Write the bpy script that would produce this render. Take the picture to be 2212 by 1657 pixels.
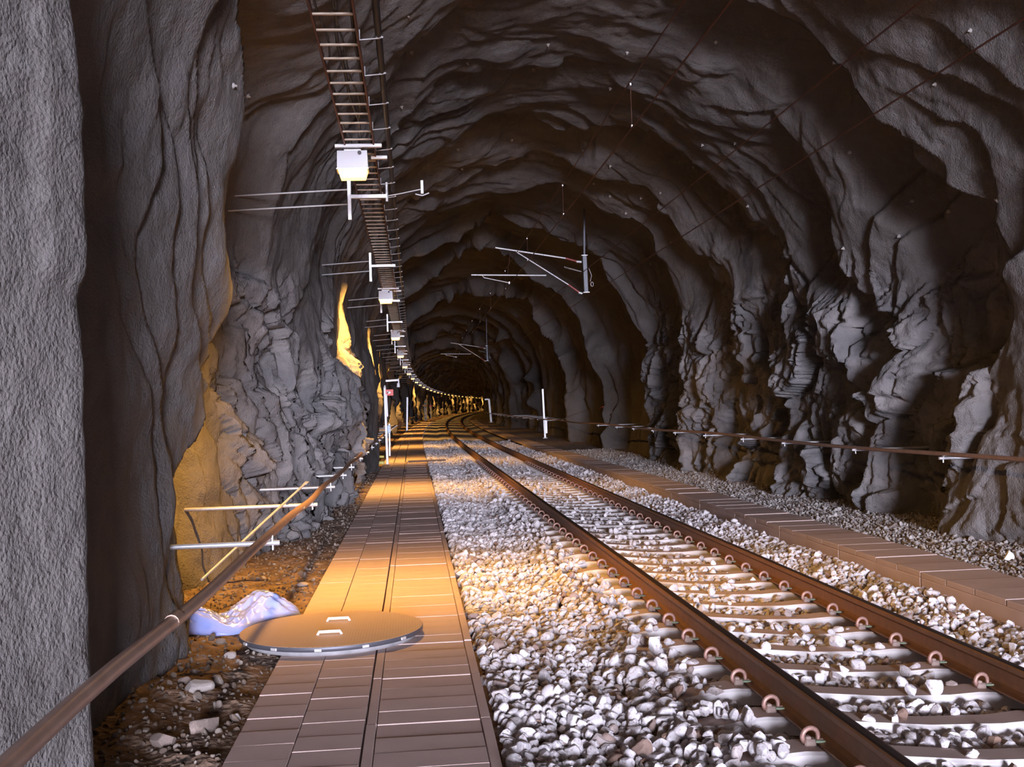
import bpy, bmesh, math, random
import numpy as np
from mathutils import Vector, Matrix, Euler

random.seed(7); RNG = np.random.default_rng(7)
for o in list(bpy.data.objects): bpy.data.objects.remove(o)
scene = bpy.context.scene
COL = scene.collection

# ------------------------------------------------------------------ camera
F, VPX, VPY, ROLL = 2400.0, 893.0, 881.0, math.radians(1.8)
CAM = np.array([0.0, 0.0, 1.68])                      # eye height above the paved path (z = 0)
def cam_axes():
    y = np.array([VPX - 1106, 828.5 - VPY, F]); y /= np.linalg.norm(y)
    up = np.array([-math.sin(ROLL), math.cos(ROLL), 0.0])
    z = up - y * (up @ y); z /= np.linalg.norm(z)
    x = np.cross(z, y)
    if x[0] < 0: x = -x
    return np.stack([x, y, z], 1)                     # columns: world axes seen from the camera
RC = cam_axes()
camd = bpy.data.cameras.new('camera'); cam = bpy.data.objects.new('camera', camd); COL.objects.link(cam)
camd.sensor_width = 36.0; camd.sensor_fit = 'HORIZONTAL'; camd.lens = F / 2212 * 36.0
camd.clip_start = 0.05; camd.clip_end = 1000
m = Matrix.Identity(4)
for i in range(3):
    m[i][0] = RC[0, i]; m[i][1] = RC[1, i]; m[i][2] = -RC[2, i]; m[i][3] = CAM[i]
cam.matrix_world = m
scene.camera = cam

# ------------------------------------------------------------------ sky, daylight through the tunnel mouth, exposure
PORTAL_Y = -32.0
world = bpy.data.worlds.new('overcast_sky'); scene.world = world; world.use_nodes = True
bg = world.node_tree.nodes['Background']
bg.inputs['Color'].default_value = (0.82, 0.82, 1.0, 1); bg.inputs['Strength'].default_value = 245.0
pl = bpy.data.lights.new('portal_guide', 'AREA'); pl.shape = 'RECTANGLE'; pl.size = 9.5; pl.size_y = 8.5
pl.cycles.is_portal = True
plo = bpy.data.objects.new('portal_guide', pl); COL.objects.link(plo)
plo.location = (2.4, PORTAL_Y - 0.3, 3.2); plo.rotation_euler = (math.radians(90), 0, 0)
LAMP_W = 260.0
vs = scene.view_settings
vs.view_transform = 'Standard'; vs.look = 'None'; vs.gamma = 1.0; vs.exposure = 0.2; vs.use_curve_mapping = False

# ------------------------------------------------------------------ helpers
def off(y):                                            # the line bends to the right after about 40 m
    y = np.asarray(y, float)
    return 2.45e-4 * np.maximum(y - 40.0, 0) ** 2
def ray(px, py):
    return np.array([px - 1106, 828.5 - py, F]) @ RC
def at_y(px, py, Y): d = ray(px, py); return CAM + d * ((Y - CAM[1]) / d[1])
def at_x(px, py, X): d = ray(px, py); return CAM + d * ((X - CAM[0]) / d[0])
def at_z(px, py, Z): d = ray(px, py); return CAM + d * ((Z - CAM[2]) / d[2])

def tag(o, label=None, cat=None, group=None, kind=None):
    if label: o['label'] = label
    if cat: o['category'] = cat
    if group: o['group'] = group
    if kind: o['kind'] = kind
    return o
def empty(name, loc=(0, 0, 0), rot=(0, 0, 0)):
    o = bpy.data.objects.new(name, None); COL.objects.link(o); o.empty_display_size = 0.1
    o.location = loc; o.rotation_euler = rot
    return o
def link(name, me, parent=None, loc=None, rot=None):
    o = bpy.data.objects.new(name, me); COL.objects.link(o)
    if parent is not None: o.parent = parent
    if loc is not None: o.location = loc
    if rot is not None: o.rotation_euler = rot
    return o

class MB:
    """collects vertices and faces of one mesh"""
    def __init__(s): s.v = []; s.f = []; s.mi = []; s.sm = []
    def add(s, v, f, mi=0, smooth=False):
        b = len(s.v); s.v += [tuple(float(c) for c in p) for p in v]
        for q in f: s.f.append(tuple(i + b for i in q)); s.mi.append(mi); s.sm.append(smooth)
        return s
    def box(s, c, size, mat3=None, bev=0.0, mi=0):
        hx, hy, hz = size[0] / 2, size[1] / 2, size[2] / 2
        if bev <= 0:
            pts = [(x, y, z) for z in (-hz, hz) for y in (-hy, hy) for x in (-hx, hx)]
            fs = [(0, 2, 3, 1), (4, 5, 7, 6), (0, 1, 5, 4), (2, 6, 7, 3), (0, 4, 6, 2), (1, 3, 7, 5)]
        else:
            bm = bmesh.new(); bmesh.ops.create_cube(bm, size=1.0)
            for v in bm.verts: v.co = Vector((v.co.x * size[0], v.co.y * size[1], v.co.z * size[2]))
            bmesh.ops.bevel(bm, geom=bm.edges[:], offset=bev, segments=1, affect='EDGES', profile=0.5)
            bm.verts.index_update()
            pts = [tuple(v.co) for v in bm.verts]; fs = [tuple(v.index for v in f.verts) for f in bm.faces]; bm.free()
        if mat3 is not None: pts = [tuple(mat3 @ Vector(p)) for p in pts]
        pts = [(p[0] + c[0], p[1] + c[1], p[2] + c[2]) for p in pts]
        return s.add(pts, fs, mi)
    def beam(s, a, b, w, h, bev=0.0, mi=0):              # box beam from a to b
        a = Vector(a); b = Vector(b); d = b - a; L = d.length
        q = d.to_track_quat('Y', 'Z').to_matrix()
        return s.box(tuple((a + b) / 2), (w, L, h), q, bev, mi)
    def tube(s, pts, r, n=8, mi=0, caps=True, smooth=True):
        P = [Vector(p) for p in pts]; k = len(P); rr = r if hasattr(r, '__len__') else [r] * k
        vs, fs = [], []
        up = Vector((0, 0, 1))
        for i in range(k):
            d = (P[min(i + 1, k - 1)] - P[max(i - 1, 0)]).normalized()
            if i == 0:
                ref = up if abs(d.dot(up)) < 0.9 else Vector((1, 0, 0))
                a = (ref - d * ref.dot(d)).normalized()
            else:
                a = (a - d * a.dot(d)).normalized()
            b = d.cross(a)
            for j in range(n):
                t = 2 * math.pi * j / n
                vs.append(P[i] + (a * math.cos(t) + b * math.sin(t)) * rr[i])
        for i in range(k - 1):
            for j in range(n):
                fs.append((i * n + j, i * n + (j + 1) % n, (i + 1) * n + (j + 1) % n, (i + 1) * n + j))
        s.add(vs, fs, mi, smooth)
        if caps:
            s.add([vs[j] for j in range(n)], [tuple(reversed(range(n)))], mi)
            s.add([vs[(k - 1) * n + j] for j in range(n)], [tuple(range(n))], mi)
        return s
    def lathe(s, prof, c=(0, 0, 0), n=32, mi=0, smooth=True):   # (r, z) pairs round the z axis
        vs, fs = [], []
        for (r, z) in prof:
            for j in range(n):
                t = 2 * math.pi * j / n
                vs.append((c[0] + r * math.cos(t), c[1] + r * math.sin(t), c[2] + z))
        for i in range(len(prof) - 1):
            for j in range(n):
                fs.append((i * n + j, i * n + (j + 1) % n, (i + 1) * n + (j + 1) % n, (i + 1) * n + j))
        return s.add(vs, fs, mi, smooth)
    def mesh(s, name, *mats):
        me = bpy.data.meshes.new(name); me.from_pydata(s.v, [], s.f); 
        for mt in mats: me.materials.append(mt)
        me.polygons.foreach_set('material_index', s.mi); me.polygons.foreach_set('use_smooth', s.sm)
        me.update(); return me
    def build(s, name, mat, parent=None, loc=None, rot=None):
        mats = mat if isinstance(mat, (list, tuple)) else [mat]
        return link(name, s.mesh(name, *mats), parent, loc, rot)

def grid_mesh(name, P, mat, normals=None, attrs=None, flip=False):
    """P: (n, m, 3) grid -> mesh"""
    n, k = P.shape[:2]
    me = bpy.data.meshes.new(name)
    idx = np.arange(n * k).reshape(n, k)
    q = np.stack([idx[:-1, :-1], idx[1:, :-1], idx[1:, 1:], idx[:-1, 1:]], -1).reshape(-1, 4)
    if flip: q = q[:, ::-1]
    nq = len(q)
    me.vertices.add(n * k); me.vertices.foreach_set('co', P.astype(np.float32).ravel())
    me.loops.add(nq * 4); me.loops.foreach_set('vertex_index', q.astype(np.int32).ravel())
    me.polygons.add(nq)
    me.polygons.foreach_set('loop_start', np.arange(0, nq * 4, 4, dtype=np.int32))
    me.polygons.foreach_set('use_smooth', np.ones(nq, bool))
    me.update(calc_edges=True)
    for an, av in (attrs or {}).items():
        a = me.attributes.new(an, 'FLOAT', 'POINT'); a.data.foreach_set('value', av.astype(np.float32).ravel())
    if normals is not None: me.normals_split_custom_set_from_vertices(normals.reshape(-1, 3).astype(float).tolist())
    me.materials.append(mat); me.validate()
    return me

# gradient noise -------------------------------------------------------
_perm = RNG.permutation(256); _perm = np.concatenate([_perm, _perm])
_ang = RNG.uniform(0, 2 * np.pi, 256); _gx, _gy = np.cos(_ang), np.sin(_ang)
def perlin(x, y, seed=0):
    x = x + seed * 17.31; y = y + seed * 9.77
    xi = np.floor(x).astype(np.int64); yi = np.floor(y).astype(np.int64); fx = x - xi; fy = y - yi
    u = fx * fx * fx * (fx * (fx * 6 - 15) + 10); v = fy * fy * fy * (fy * (fy * 6 - 15) + 10)
    def g(ix, iy, dx, dy):
        h = _perm[(_perm[ix & 255] + iy) & 255]; return _gx[h] * dx + _gy[h] * dy
    a = g(xi, yi, fx, fy); b = g(xi + 1, yi, fx - 1, fy); c = g(xi, yi + 1, fx, fy - 1); d = g(xi + 1, yi + 1, fx - 1, fy - 1)
    return ((a + (b - a) * u) + ((c + (d - c) * u) - (a + (b - a) * u)) * v) * 1.5
def fbm(x, y, seed=0, octv=4, gain=0.5):
    r = 0; a = 1.0; 
    for k in range(octv): r = r + a * perlin(x * 2 ** k, y * 2 ** k, seed + k * 3); a *= gain
    return r
def sstep(a, b, x): t = np.clip((x - a) / (b - a), 0, 1); return t * t * (3 - 2 * t)
def saw(q, rise=0.07, p=1.4):                        # jumps outward, then closes in again
    ph = q - np.floor(q); return sstep(0, rise, ph) * (1 - ph) ** p
def facets(x, y, seed, jitter=0.9):
    """broken rock: each cell a tilted plane; also returns the distance to the cell border"""
    xi = np.floor(x); yi = np.floor(y); d1 = np.full(x.shape, 9.0); d2 = np.full(x.shape, 9.0); h = np.zeros(x.shape)
    for ox in (-1, 0, 1):
        for oy in (-1, 0, 1):
            cx = (xi + ox).astype(np.int64); cy = (yi + oy).astype(np.int64)
            r = _perm[(_perm[(cx + seed) & 255] + cy) & 255]; r2 = _perm[(r + 57) & 255]; r3 = _perm[(r + 131) & 255]; r4 = _perm[(r + 201) & 255]
            px = cx + 0.5 + (r / 255 - .5) * jitter; py = cy + 0.5 + (r2 / 255 - .5) * jitter
            dx = x - px; dy = y - py; d = dx * dx + dy * dy
            val = (r3 / 255 - .5) + dx * (r4 / 255 - .5) * 1.6 + dy * (r / 255 - .5) * 1.6
            n = d < d1
            d2 = np.where(n, d1, np.minimum(d2, d)); h = np.where(n, val, h); d1 = np.where(n, d, d1)
    return h, np.sqrt(d2) - np.sqrt(d1)

# ------------------------------------------------------------------ materials
def mat(name, color, rough=0.8, metal=0.0, noise=0.0, nscale=8.0, bump=0.0, bscale=60.0, bdist=0.01, c2=None, emit=None, spec=None):
    mt = bpy.data.materials.new(name); mt.use_nodes = True
    nt = mt.node_tree; N = nt.nodes; L = nt.links; b = N['Principled BSDF']
    b.inputs['Roughness'].default_value = rough; b.inputs['Metallic'].default_value = metal
    b.inputs['Base Color'].default_value = (*color, 1)
    if spec is not None: b.inputs['Specular IOR Level'].default_value = spec
    if noise > 0 or bump > 0:
        tc = N.new('ShaderNodeTexCoord')
    if noise > 0:
        t = N.new('ShaderNodeTexNoise'); t.inputs['Scale'].default_value = nscale; t.inputs['Detail'].default_value = 6
        L.new(tc.outputs['Object'], t.inputs['Vector'])
        mx = N.new('ShaderNodeMix'); mx.data_type = 'RGBA'
        rp = N.new('ShaderNodeValToRGB'); rp.color_ramp.elements[0].position = 0.5 - 0.5 * noise; rp.color_ramp.elements[1].position = 0.5 + 0.5 * noise
        L.new(t.outputs['Fac'], rp.inputs['Fac']); L.new(rp.outputs['Color'], mx.inputs['Factor'])
        mx.inputs['A'].default_value = (*color, 1); mx.inputs['B'].default_value = (*(c2 or tuple(c * .6 for c in color)), 1)
        L.new(mx.outputs['Result'], b.inputs['Base Color'])
    if bump > 0:
        t2 = N.new('ShaderNodeTexNoise'); t2.inputs['Scale'].default_value = bscale; t2.inputs['Detail'].default_value = 5
        L.new(tc.outputs['Object'], t2.inputs['Vector'])
        bp = N.new('ShaderNodeBump'); bp.inputs['Strength'].default_value = bump; bp.inputs['Distance'].default_value = bdist
        L.new(t2.outputs['Fac'], bp.inputs['Height']); L.new(bp.outputs['Normal'], b.inputs['Normal'])
    if emit:
        b.inputs['Emission Color'].default_value = (*emit[0], 1); b.inputs['Emission Strength'].default_value = emit[1]
    return mt

def tunnel_material():
    mt = bpy.data.materials.new('shotcrete_and_rock'); mt.use_nodes = True
    nt = mt.node_tree; N = nt.nodes; L = nt.links; b = N['Principled BSDF']; b.inputs['Roughness'].default_value = 0.9
    b.inputs['Specular IOR Level'].default_value = 0.25
    tc = N.new('ShaderNodeTexCoord')
    def attr(n): a = N.new('ShaderNodeAttribute'); a.attribute_name = n; return a.outputs['Fac']
    def noise(s, d=6): t = N.new('ShaderNodeTexNoise'); t.inputs['Scale'].default_value = s; t.inputs['Detail'].default_value = d; L.new(tc.outputs['Object'], t.inputs['Vector']); return t.outputs['Fac']
    def mix(a, bb, f):
        mx = N.new('ShaderNodeMix'); mx.data_type = 'RGBA'
        for s, v in (('A', a), ('B', bb)):
            if isinstance(v, tuple): mx.inputs[s].default_value = (*v, 1)
            else: L.new(v, mx.inputs[s])
        L.new(f, mx.inputs['Factor']); return mx.outputs['Result']
    def ramp(f, a, bb): r = N.new('ShaderNodeMapRange'); r.inputs['From Min'].default_value = a; r.inputs['From Max'].default_value = bb; L.new(f, r.inputs['Value']); return r.outputs['Result']
    shot = mix((0.165, 0.152, 0.145), (0.112, 0.102, 0.097), ramp(noise(0.8), .35, .68))
    shot = mix(shot, (0.152, 0.144, 0.14), ramp(noise(9.0), .45, .75))
    rock = mix((0.15, 0.146, 0.15), (0.255, 0.238, 0.233), ramp(noise(1.7, 8), .38, .66))
    rock = mix(rock, (0.13, 0.12, 0.118), ramp(noise(7.0, 8), .56, .72))
    c = mix(shot, rock, attr('rock'))
    c = mix(c, (0.10, 0.095, 0.095), attr('bare'))
    L.new(c, b.inputs['Base Color'])
    ad = N.new('ShaderNodeMath'); ad.operation = 'MULTIPLY_ADD'; L.new(noise(11, 7), ad.inputs[0]); ad.inputs[1].default_value = 1.6; L.new(noise(55, 4), ad.inputs[2])
    bp = N.new('ShaderNodeBump'); bp.inputs['Strength'].default_value = 0.6; bp.inputs['Distance'].default_value = 0.03
    L.new(ad.outputs[0], bp.inputs['Height']); L.new(bp.outputs['Normal'], b.inputs['Normal'])
    return mt

def stone_material(name, a, bb, brown, fac_brown):
    mt = bpy.data.materials.new(name); mt.use_nodes = True
    nt = mt.node_tree; N = nt.nodes; L = nt.links; b = N['Principled BSDF']; b.inputs['Roughness'].default_value = 0.85
    oi = N.new('ShaderNodeObjectInfo')
    r = N.new('ShaderNodeValToRGB'); L.new(oi.outputs['Random'], r.inputs['Fac'])
    e = r.color_ramp.elements; e[0].position = 0.0; e[0].color = (*brown, 1); e[1].position = 1.0; e[1].color = (*a, 1)
    x = r.color_ramp.elements.new(fac_brown); x.color = (*bb, 1)
    tc = N.new('ShaderNodeTexCoord'); t = N.new('ShaderNodeTexNoise'); t.inputs['Scale'].default_value = 3.0; t.inputs['Detail'].default_value = 5
    L.new(tc.outputs['Object'], t.inputs['Vector'])
    mr = N.new('ShaderNodeMapRange'); mr.inputs['From Min'].default_value = .52; mr.inputs['From Max'].default_value = .8; L.new(t.outputs['Fac'], mr.inputs['Value'])
    mx = N.new('ShaderNodeMix'); mx.data_type = 'RGBA'; L.new(mr.outputs['Result'], mx.inputs['Factor']); L.new(r.outputs['Color'], mx.inputs['A']); mx.inputs['B'].default_value = (*brown, 1)
    L.new(mx.outputs['Result'], b.inputs['Base Color'])
    return mt

def floor_material():
    mt = bpy.data.materials.new('earth_and_far_ballast'); mt.use_nodes = True
    nt = mt.node_tree; N = nt.nodes; L = nt.links; b = N['Principled BSDF']; b.inputs['Roughness'].default_value = 0.95
    tc = N.new('ShaderNodeTexCoord')
    def noise(s, d=6): t = N.new('ShaderNodeTexNoise'); t.inputs['Scale'].default_value = s; t.inputs['Detail'].default_value = d; L.new(tc.outputs['Object'], t.inputs['Vector']); return t.outputs['Fac']
    v = N.new('ShaderNodeTexVoronoi'); v.inputs['Scale'].default_value = 22; L.new(tc.outputs['Object'], v.inputs['Vector'])
    def ramp(f, stops):
        r = N.new('ShaderNodeValToRGB'); L.new(f, r.inputs['Fac'])
        e = r.color_ramp.elements; e[0].position, e[0].color = stops[0][0], (*stops[0][1], 1); e[1].position, e[1].color = stops[-1][0], (*stops[-1][1], 1)
        for p, c in stops[1:-1]: k = e.new(p); k.color = (*c, 1)
        return r.outputs['Color']
    earth = ramp(noise(6, 8), [(.3, (.10, .062, .040)), (.55, (.21, .135, .09)), (.75, (.32, .23, .165))])
    sep = N.new('ShaderNodeSeparateColor'); L.new(v.outputs['Color'], sep.inputs['Color'])
    far = ramp(sep.outputs[0], [(.1, (.16, .13, .12)), (.5, (.34, .32, .33)), (.95, (.52, .5, .53))])
    at = N.new('ShaderNodeAttribute'); at.attribute_name = 'ballast'
    mx = N.new('ShaderNodeMix'); mx.data_type = 'RGBA'; L.new(at.outputs['Fac'], mx.inputs['Factor']); L.new(earth, mx.inputs['A']); L.new(far, mx.inputs['B'])
    L.new(mx.outputs['Result'], b.inputs['Base Color'])
    ad = N.new('ShaderNodeMath'); ad.operation = 'MULTIPLY_ADD'; L.new(noise(18, 8), ad.inputs[0]); ad.inputs[1].default_value = 1.5; L.new(v.outputs['Distance'], ad.inputs[2])
    bp = N.new('ShaderNodeBump'); bp.inputs['Strength'].default_value = 0.8; bp.inputs['Distance'].default_value = 0.03
    L.new(ad.outputs[0], bp.inputs['Height']); L.new(bp.outputs['Normal'], b.inputs['Normal'])
    return mt

M = {}
M['tunnel'] = tunnel_material()
M['floor'] = floor_material()
M['ballast'] = stone_material('ballast_stone', (0.74, 0.71, 0.74), (0.52, 0.49, 0.50), (0.22, 0.13, 0.09), 0.14)
M['gravel'] = stone_material('gravel_stone', (0.42, 0.40, 0.38), (0.28, 0.26, 0.25), (0.16, 0.11, 0.085), 0.3)
M['pebble'] = stone_material('earthy_stone', (0.26, 0.22, 0.19), (0.15, 0.11, 0.085), (0.09, 0.06, 0.04), 0.45)
M['slab'] = mat('path_concrete', (0.60, 0.455, 0.415), .82, noise=.5, nscale=3.0, c2=(0.50, 0.37, 0.335), bump=.25, bscale=120, bdist=.004)
M['curb'] = mat('trough_concrete', (0.56, 0.44, 0.41), .85, noise=.5, nscale=3.0, c2=(0.47, 0.36, 0.33), bump=.25, bscale=120, bdist=.004)
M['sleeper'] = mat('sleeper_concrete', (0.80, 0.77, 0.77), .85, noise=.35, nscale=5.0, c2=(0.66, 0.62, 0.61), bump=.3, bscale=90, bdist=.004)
def dust_and_lamp_tint(mt, dust):                                # iron dust on the flat tops, plus orange lamp light put into the colour
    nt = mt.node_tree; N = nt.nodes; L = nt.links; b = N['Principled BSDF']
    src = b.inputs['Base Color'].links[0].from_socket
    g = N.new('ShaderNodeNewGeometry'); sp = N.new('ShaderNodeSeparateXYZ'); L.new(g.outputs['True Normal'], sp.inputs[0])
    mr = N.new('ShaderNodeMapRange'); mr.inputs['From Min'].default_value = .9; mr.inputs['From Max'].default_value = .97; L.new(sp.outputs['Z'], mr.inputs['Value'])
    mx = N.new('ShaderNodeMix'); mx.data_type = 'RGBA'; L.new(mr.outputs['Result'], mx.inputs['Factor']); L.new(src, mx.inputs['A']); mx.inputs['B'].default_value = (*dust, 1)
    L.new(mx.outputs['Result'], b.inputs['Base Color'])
dust_and_lamp_tint(M['sleeper'], (0.47, 0.36, 0.32))
M['rail'] = mat('rusty_rail_steel', (0.27, 0.13, 0.058), .5, .25, noise=.5, nscale=14, c2=(0.19, 0.092, 0.042), bump=.15, bscale=150, bdist=.002)
M['railtop'] = mat('worn_rail_steel', (0.10, 0.065, 0.05), .38, .7)
M['clip'] = mat('rail_clip_steel', (0.52, 0.31, 0.26), .5, .4, noise=.5, nscale=60, c2=(0.27, 0.15, 0.12))
M['shoulder'] = mat('clip_shoulder_iron', (0.40, 0.30, 0.26), .7, .2)
M['pad'] = mat('green_insulator', (0.25, 0.32, 0.22), .6)
M['galv'] = mat('galvanised_steel', (0.70, 0.70, 0.72), .42, .55, noise=.4, nscale=30, c2=(0.58, 0.58, 0.6))
M['galvdull'] = mat('dull_galvanised_steel', (0.42, 0.42, 0.42), .5, .5)
M['pipe'] = mat('brown_handrail_pipe', (0.40, 0.27, 0.215), .38, .25, noise=.5, nscale=9, c2=(0.30, 0.19, 0.145))
M['tray'] = mat('rusty_cable_tray', (0.20, 0.095, 0.065), .6, .3, noise=.5, nscale=9, c2=(0.14, 0.07, 0.05))
M['rung'] = mat('pale_tray_rung', (0.50, 0.42, 0.33), .5, .4)
M['cable'] = mat('black_cable', (0.018, 0.016, 0.016), .5)
M['wire'] = mat('copper_wire', (0.16, 0.07, 0.05), .5, .6)
M['white'] = mat('white_enamel', (0.90, 0.90, 0.91), .4)
M['housing'] = mat('grey_white_enamel', (0.62, 0.61, 0.64), .45)
M['lens'] = mat('lamp_glass', (1.0, .8, .5), .3, emit=((1.0, 0.52, 0.11), 5.0))
M['cover'] = None
M['bolt'] = mat('bolt_cap', (0.36, 0.34, 0.32), .7)
M['red'] = mat('red_sign_paint', (0.75, 0.06, 0.04), .45)
M['yellow'] = mat('yellow_paint', (0.62, 0.52, 0.08), .5)
M['orange'] = mat('orange_sign_paint', (0.8, 0.38, 0.06), .5)
M['blue'] = mat('pale_blue_plastic', (0.45, 0.62, 0.80), .4)
M['insul'] = mat('red_insulator', (0.30, 0.06, 0.05), .35)
M['darksteel'] = mat('dark_edge_steel', (0.10, 0.10, 0.12), .5, .5)
M['post'] = mat('grey_painted_steel', (0.16, 0.17, 0.19), .5, .3)
M['redpaint'] = mat('red_spray_paint', (0.7, 0.09, 0.07), .7)
M['darkbar'] = mat('dark_brown', (0.16, 0.10, 0.07), .9)
M['ring'] = mat('shaft_concrete', (0.30, 0.29, 0.30), .9, noise=.4, nscale=8, bump=.3, bscale=80, bdist=.004)
M['bag'] = mat('blue_plastic_sheet', (0.22, 0.33, 0.78), .3, noise=.6, nscale=5, c2=(0.46, 0.46, 0.74))
def cover_material():
    mt = mat('chequer_plate', (0.50, 0.36, 0.27), .55, .15)
    nt = mt.node_tree; N = nt.nodes; L = nt.links; b = N['Principled BSDF']
    tc = N.new('ShaderNodeTexCoord')
    w = []
    for a in (45, -45):
        mp = N.new('ShaderNodeMapping'); mp.inputs['Rotation'].default_value = (0, 0, math.radians(a)); L.new(tc.outputs['Object'], mp.inputs['Vector'])
        wv = N.new('ShaderNodeTexWave'); wv.inputs['Scale'].default_value = 11; L.new(mp.outputs['Vector'], wv.inputs['Vector']); w.append(wv)
    mu = N.new('ShaderNodeMath'); mu.operation = 'MULTIPLY'; L.new(w[0].outputs['Fac'], mu.inputs[0]); L.new(w[1].outputs['Fac'], mu.inputs[1])
    bp = N.new('ShaderNodeBump'); bp.inputs['Strength'].default_value = .6; bp.inputs['Distance'].default_value = .006
    L.new(mu.outputs[0], bp.inputs['Height']); L.new(bp.outputs['Normal'], b.inputs['Normal'])
    return mt
M['cover'] = cover_material()

# ------------------------------------------------------------------ tunnel shell
XC, ZS, AX, BZ, ZB = 2.4, 2.6, 4.1, 4.3, -0.45
SEGN = (76, 300, 76)
def profile():
    zl = np.linspace(ZB, ZS, SEGN[0], endpoint=False)
    th = np.linspace(np.pi, 0, SEGN[1])
    zr = np.linspace(ZS, ZB, SEGN[2] + 1)[1:]
    x = np.concatenate([np.full(len(zl), XC - AX), XC + AX * np.cos(th), np.full(len(zr), XC + AX)])
    z = np.concatenate([zl, ZS + BZ * np.sin(th), zr])
    nx = np.concatenate([-np.ones(len(zl)), np.cos(th) / AX, np.ones(len(zr))]); nz = np.concatenate([np.zeros(len(zl)), np.sin(th) / BZ, np.zeros(len(zr))])
    l = np.hypot(nx, nz); nx /= l; nz /= l
    t = np.concatenate([[0], np.cumsum(np.hypot(np.diff(x), np.diff(z)))])
    return x, z, nx, nz, t
PX, PZ, NX, NZ, PT = profile(); TL = PT[-1]
def s_stations():
    out = [PORTAL_Y]; y = PORTAL_Y
    while y < 385:
        if y < 0: d = 0.3
        elif y < 2: d = 0.12
        elif y < 16: d = 0.036
        elif y < 40: d = 0.036 + (y - 16) / 24 * 0.05
        elif y < 100: d = 0.086 + (y - 40) / 60 * 0.24
        else: d = 0.33 + (y - 100) / 100 * 0.35
        y += d; out.append(y)
    return np.array(out)
S = s_stations()
SS, TT = np.meshgrid(S, PT, indexing='ij')
ZZ = np.broadcast_to(PZ, SS.shape); XX = np.broadcast_to(PX, SS.shape)
# nominal points as seen from the camera: turns traced outlines into (s, t)
def project(P):
    c = (P - CAM) @ RC.T
    w = np.where(c[..., 2] > 0.3, c[..., 2], np.nan)
    return 1106 + F * c[..., 0] / w, 828.5 - F * c[..., 1] / w
_nom = np.stack([XX + off(SS), SS, ZZ], -1)[::2, ::2]
_u, _v = project(_nom); _sn = SS[::2, ::2]; _tn = TT[::2, ::2]
def to_st(px, py):
    d = (_u - px) ** 2 + (_v - py) ** 2; k = np.nanargmin(d); return _sn.flat[k], _tn.flat[k]

RIDGES = [  # outlines of the rock lips, traced, with depth of the pocket behind the lip (m) and its length (m)
    ([(545, 2), (528, 60), (520, 140), (497, 260), (490, 400), (478, 480), (455, 640), (440, 760), (405, 950), (385, 1080), (390, 1250), (400, 1430)], 1.1, 4.4),
    ([(985, 12), (915, 65), (895, 120), (860, 180), (835, 210)], .40, 2.2),
    ([(860, 272), (890, 229), (935, 205), (950, 187), (996, 169), (1071, 154), (1150, 148), (1207, 142), (1252, 130)], .30, 1.6),
    ([(940, 330), (1000, 290), (1060, 262), (1150, 272), (1215, 283), (1313, 275), (1358, 290), (1403, 287), (1424, 281), (1477, 322), (1527, 383), (1568, 429), (1589, 454), (1642, 503), (1671, 524), (1683, 600), (1690, 700), (1665, 790), (1690, 870), (1690, 1000), (1700, 1060)], .75, 3.0),
    ([(860, 470), (905, 430), (951, 413), (996, 401), (1071, 365), (1117, 359), (1147, 353), (1190, 350), (1240, 358), (1290, 372), (1350, 392), (1400, 415), (1430, 470)], .42, 2.2),
    ([(880, 520), (935, 471), (987, 456), (1041, 440), (1071, 419), (1086, 413), (1180, 405), (1250, 430), (1320, 460), (1362, 474), (1399, 515), (1424, 577), (1440, 660), (1475, 780), (1480, 980)], .38, 2.6),
    ([(880, 570), (930, 545), (980, 535), (1023, 517), (1067, 490), (1096, 494), (1183, 503), (1220, 529), (1270, 538), (1307, 605), (1348, 665), (1377, 741), (1385, 850), (1392, 1000)], .85, 5.0),
    ([(893, 640), (930, 610), (980, 581), (1023, 555), (1067, 552), (1110, 581), (1154, 613), (1189, 642), (1226, 677), (1250, 726), (1270, 770), (1281, 886), (1284, 960)], .85, 8.0),
    ([(903, 690), (940, 672), (980, 660), (1009, 645), (1067, 648), (1125, 665), (1154, 706), (1183, 741), (1206, 784), (1212, 857), (1218, 960)], .85, 10.0),
    ([(910, 755), (940, 742), (980, 735), (1023, 729), (1067, 741), (1096, 770), (1113, 799), (1128, 842), (1125, 932)], .85, 10.0),
    ([(1622, 2), (1692, 45), (1795, 124), (1832, 153), (1877, 194), (1918, 247), (1968, 289), (2001, 371), (2063, 400), (2130, 470), (2165, 600), (2150, 720), (2085, 830), (2060, 1000), (2045, 1120)], .75, 2.4),
    ([(1735, 330), (1790, 440), (1800, 540), (1828, 597), (1849, 635), (1908, 703), (1925, 753), (1905, 820), (1875, 850), (1885, 960), (1865, 1080)], .65, 2.0),
    ([(1395, 565), (1431, 648), (1469, 703), (1482, 796), (1482, 922), (1486, 1007)], .35, 2.5),
    ([(1480, 520), (1537, 639), (1570, 682), (1570, 737), (1579, 796), (1621, 859), (1604, 922), (1591, 1028)], .45, 2.5),
    ([(846, 700), (846, 760), (843, 840), (838, 900), (828, 960), (822, 1015)], .75, 6.5),
    ([(1960, 450), (1990, 560), (2010, 640), (2000, 760), (1985, 860), (1960, 1000), (1965, 1100)], .35, 1.6),
    ([(870, 820), (868, 880), (862, 930), (858, 965)], .6, 9.0),
]
warp = perlin(SS * .25, TT * .35, 1)
D = np.zeros(SS.shape)
traced = np.zeros(SS.shape)                              # where traced lips lead, the free folds stay weaker
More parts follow.
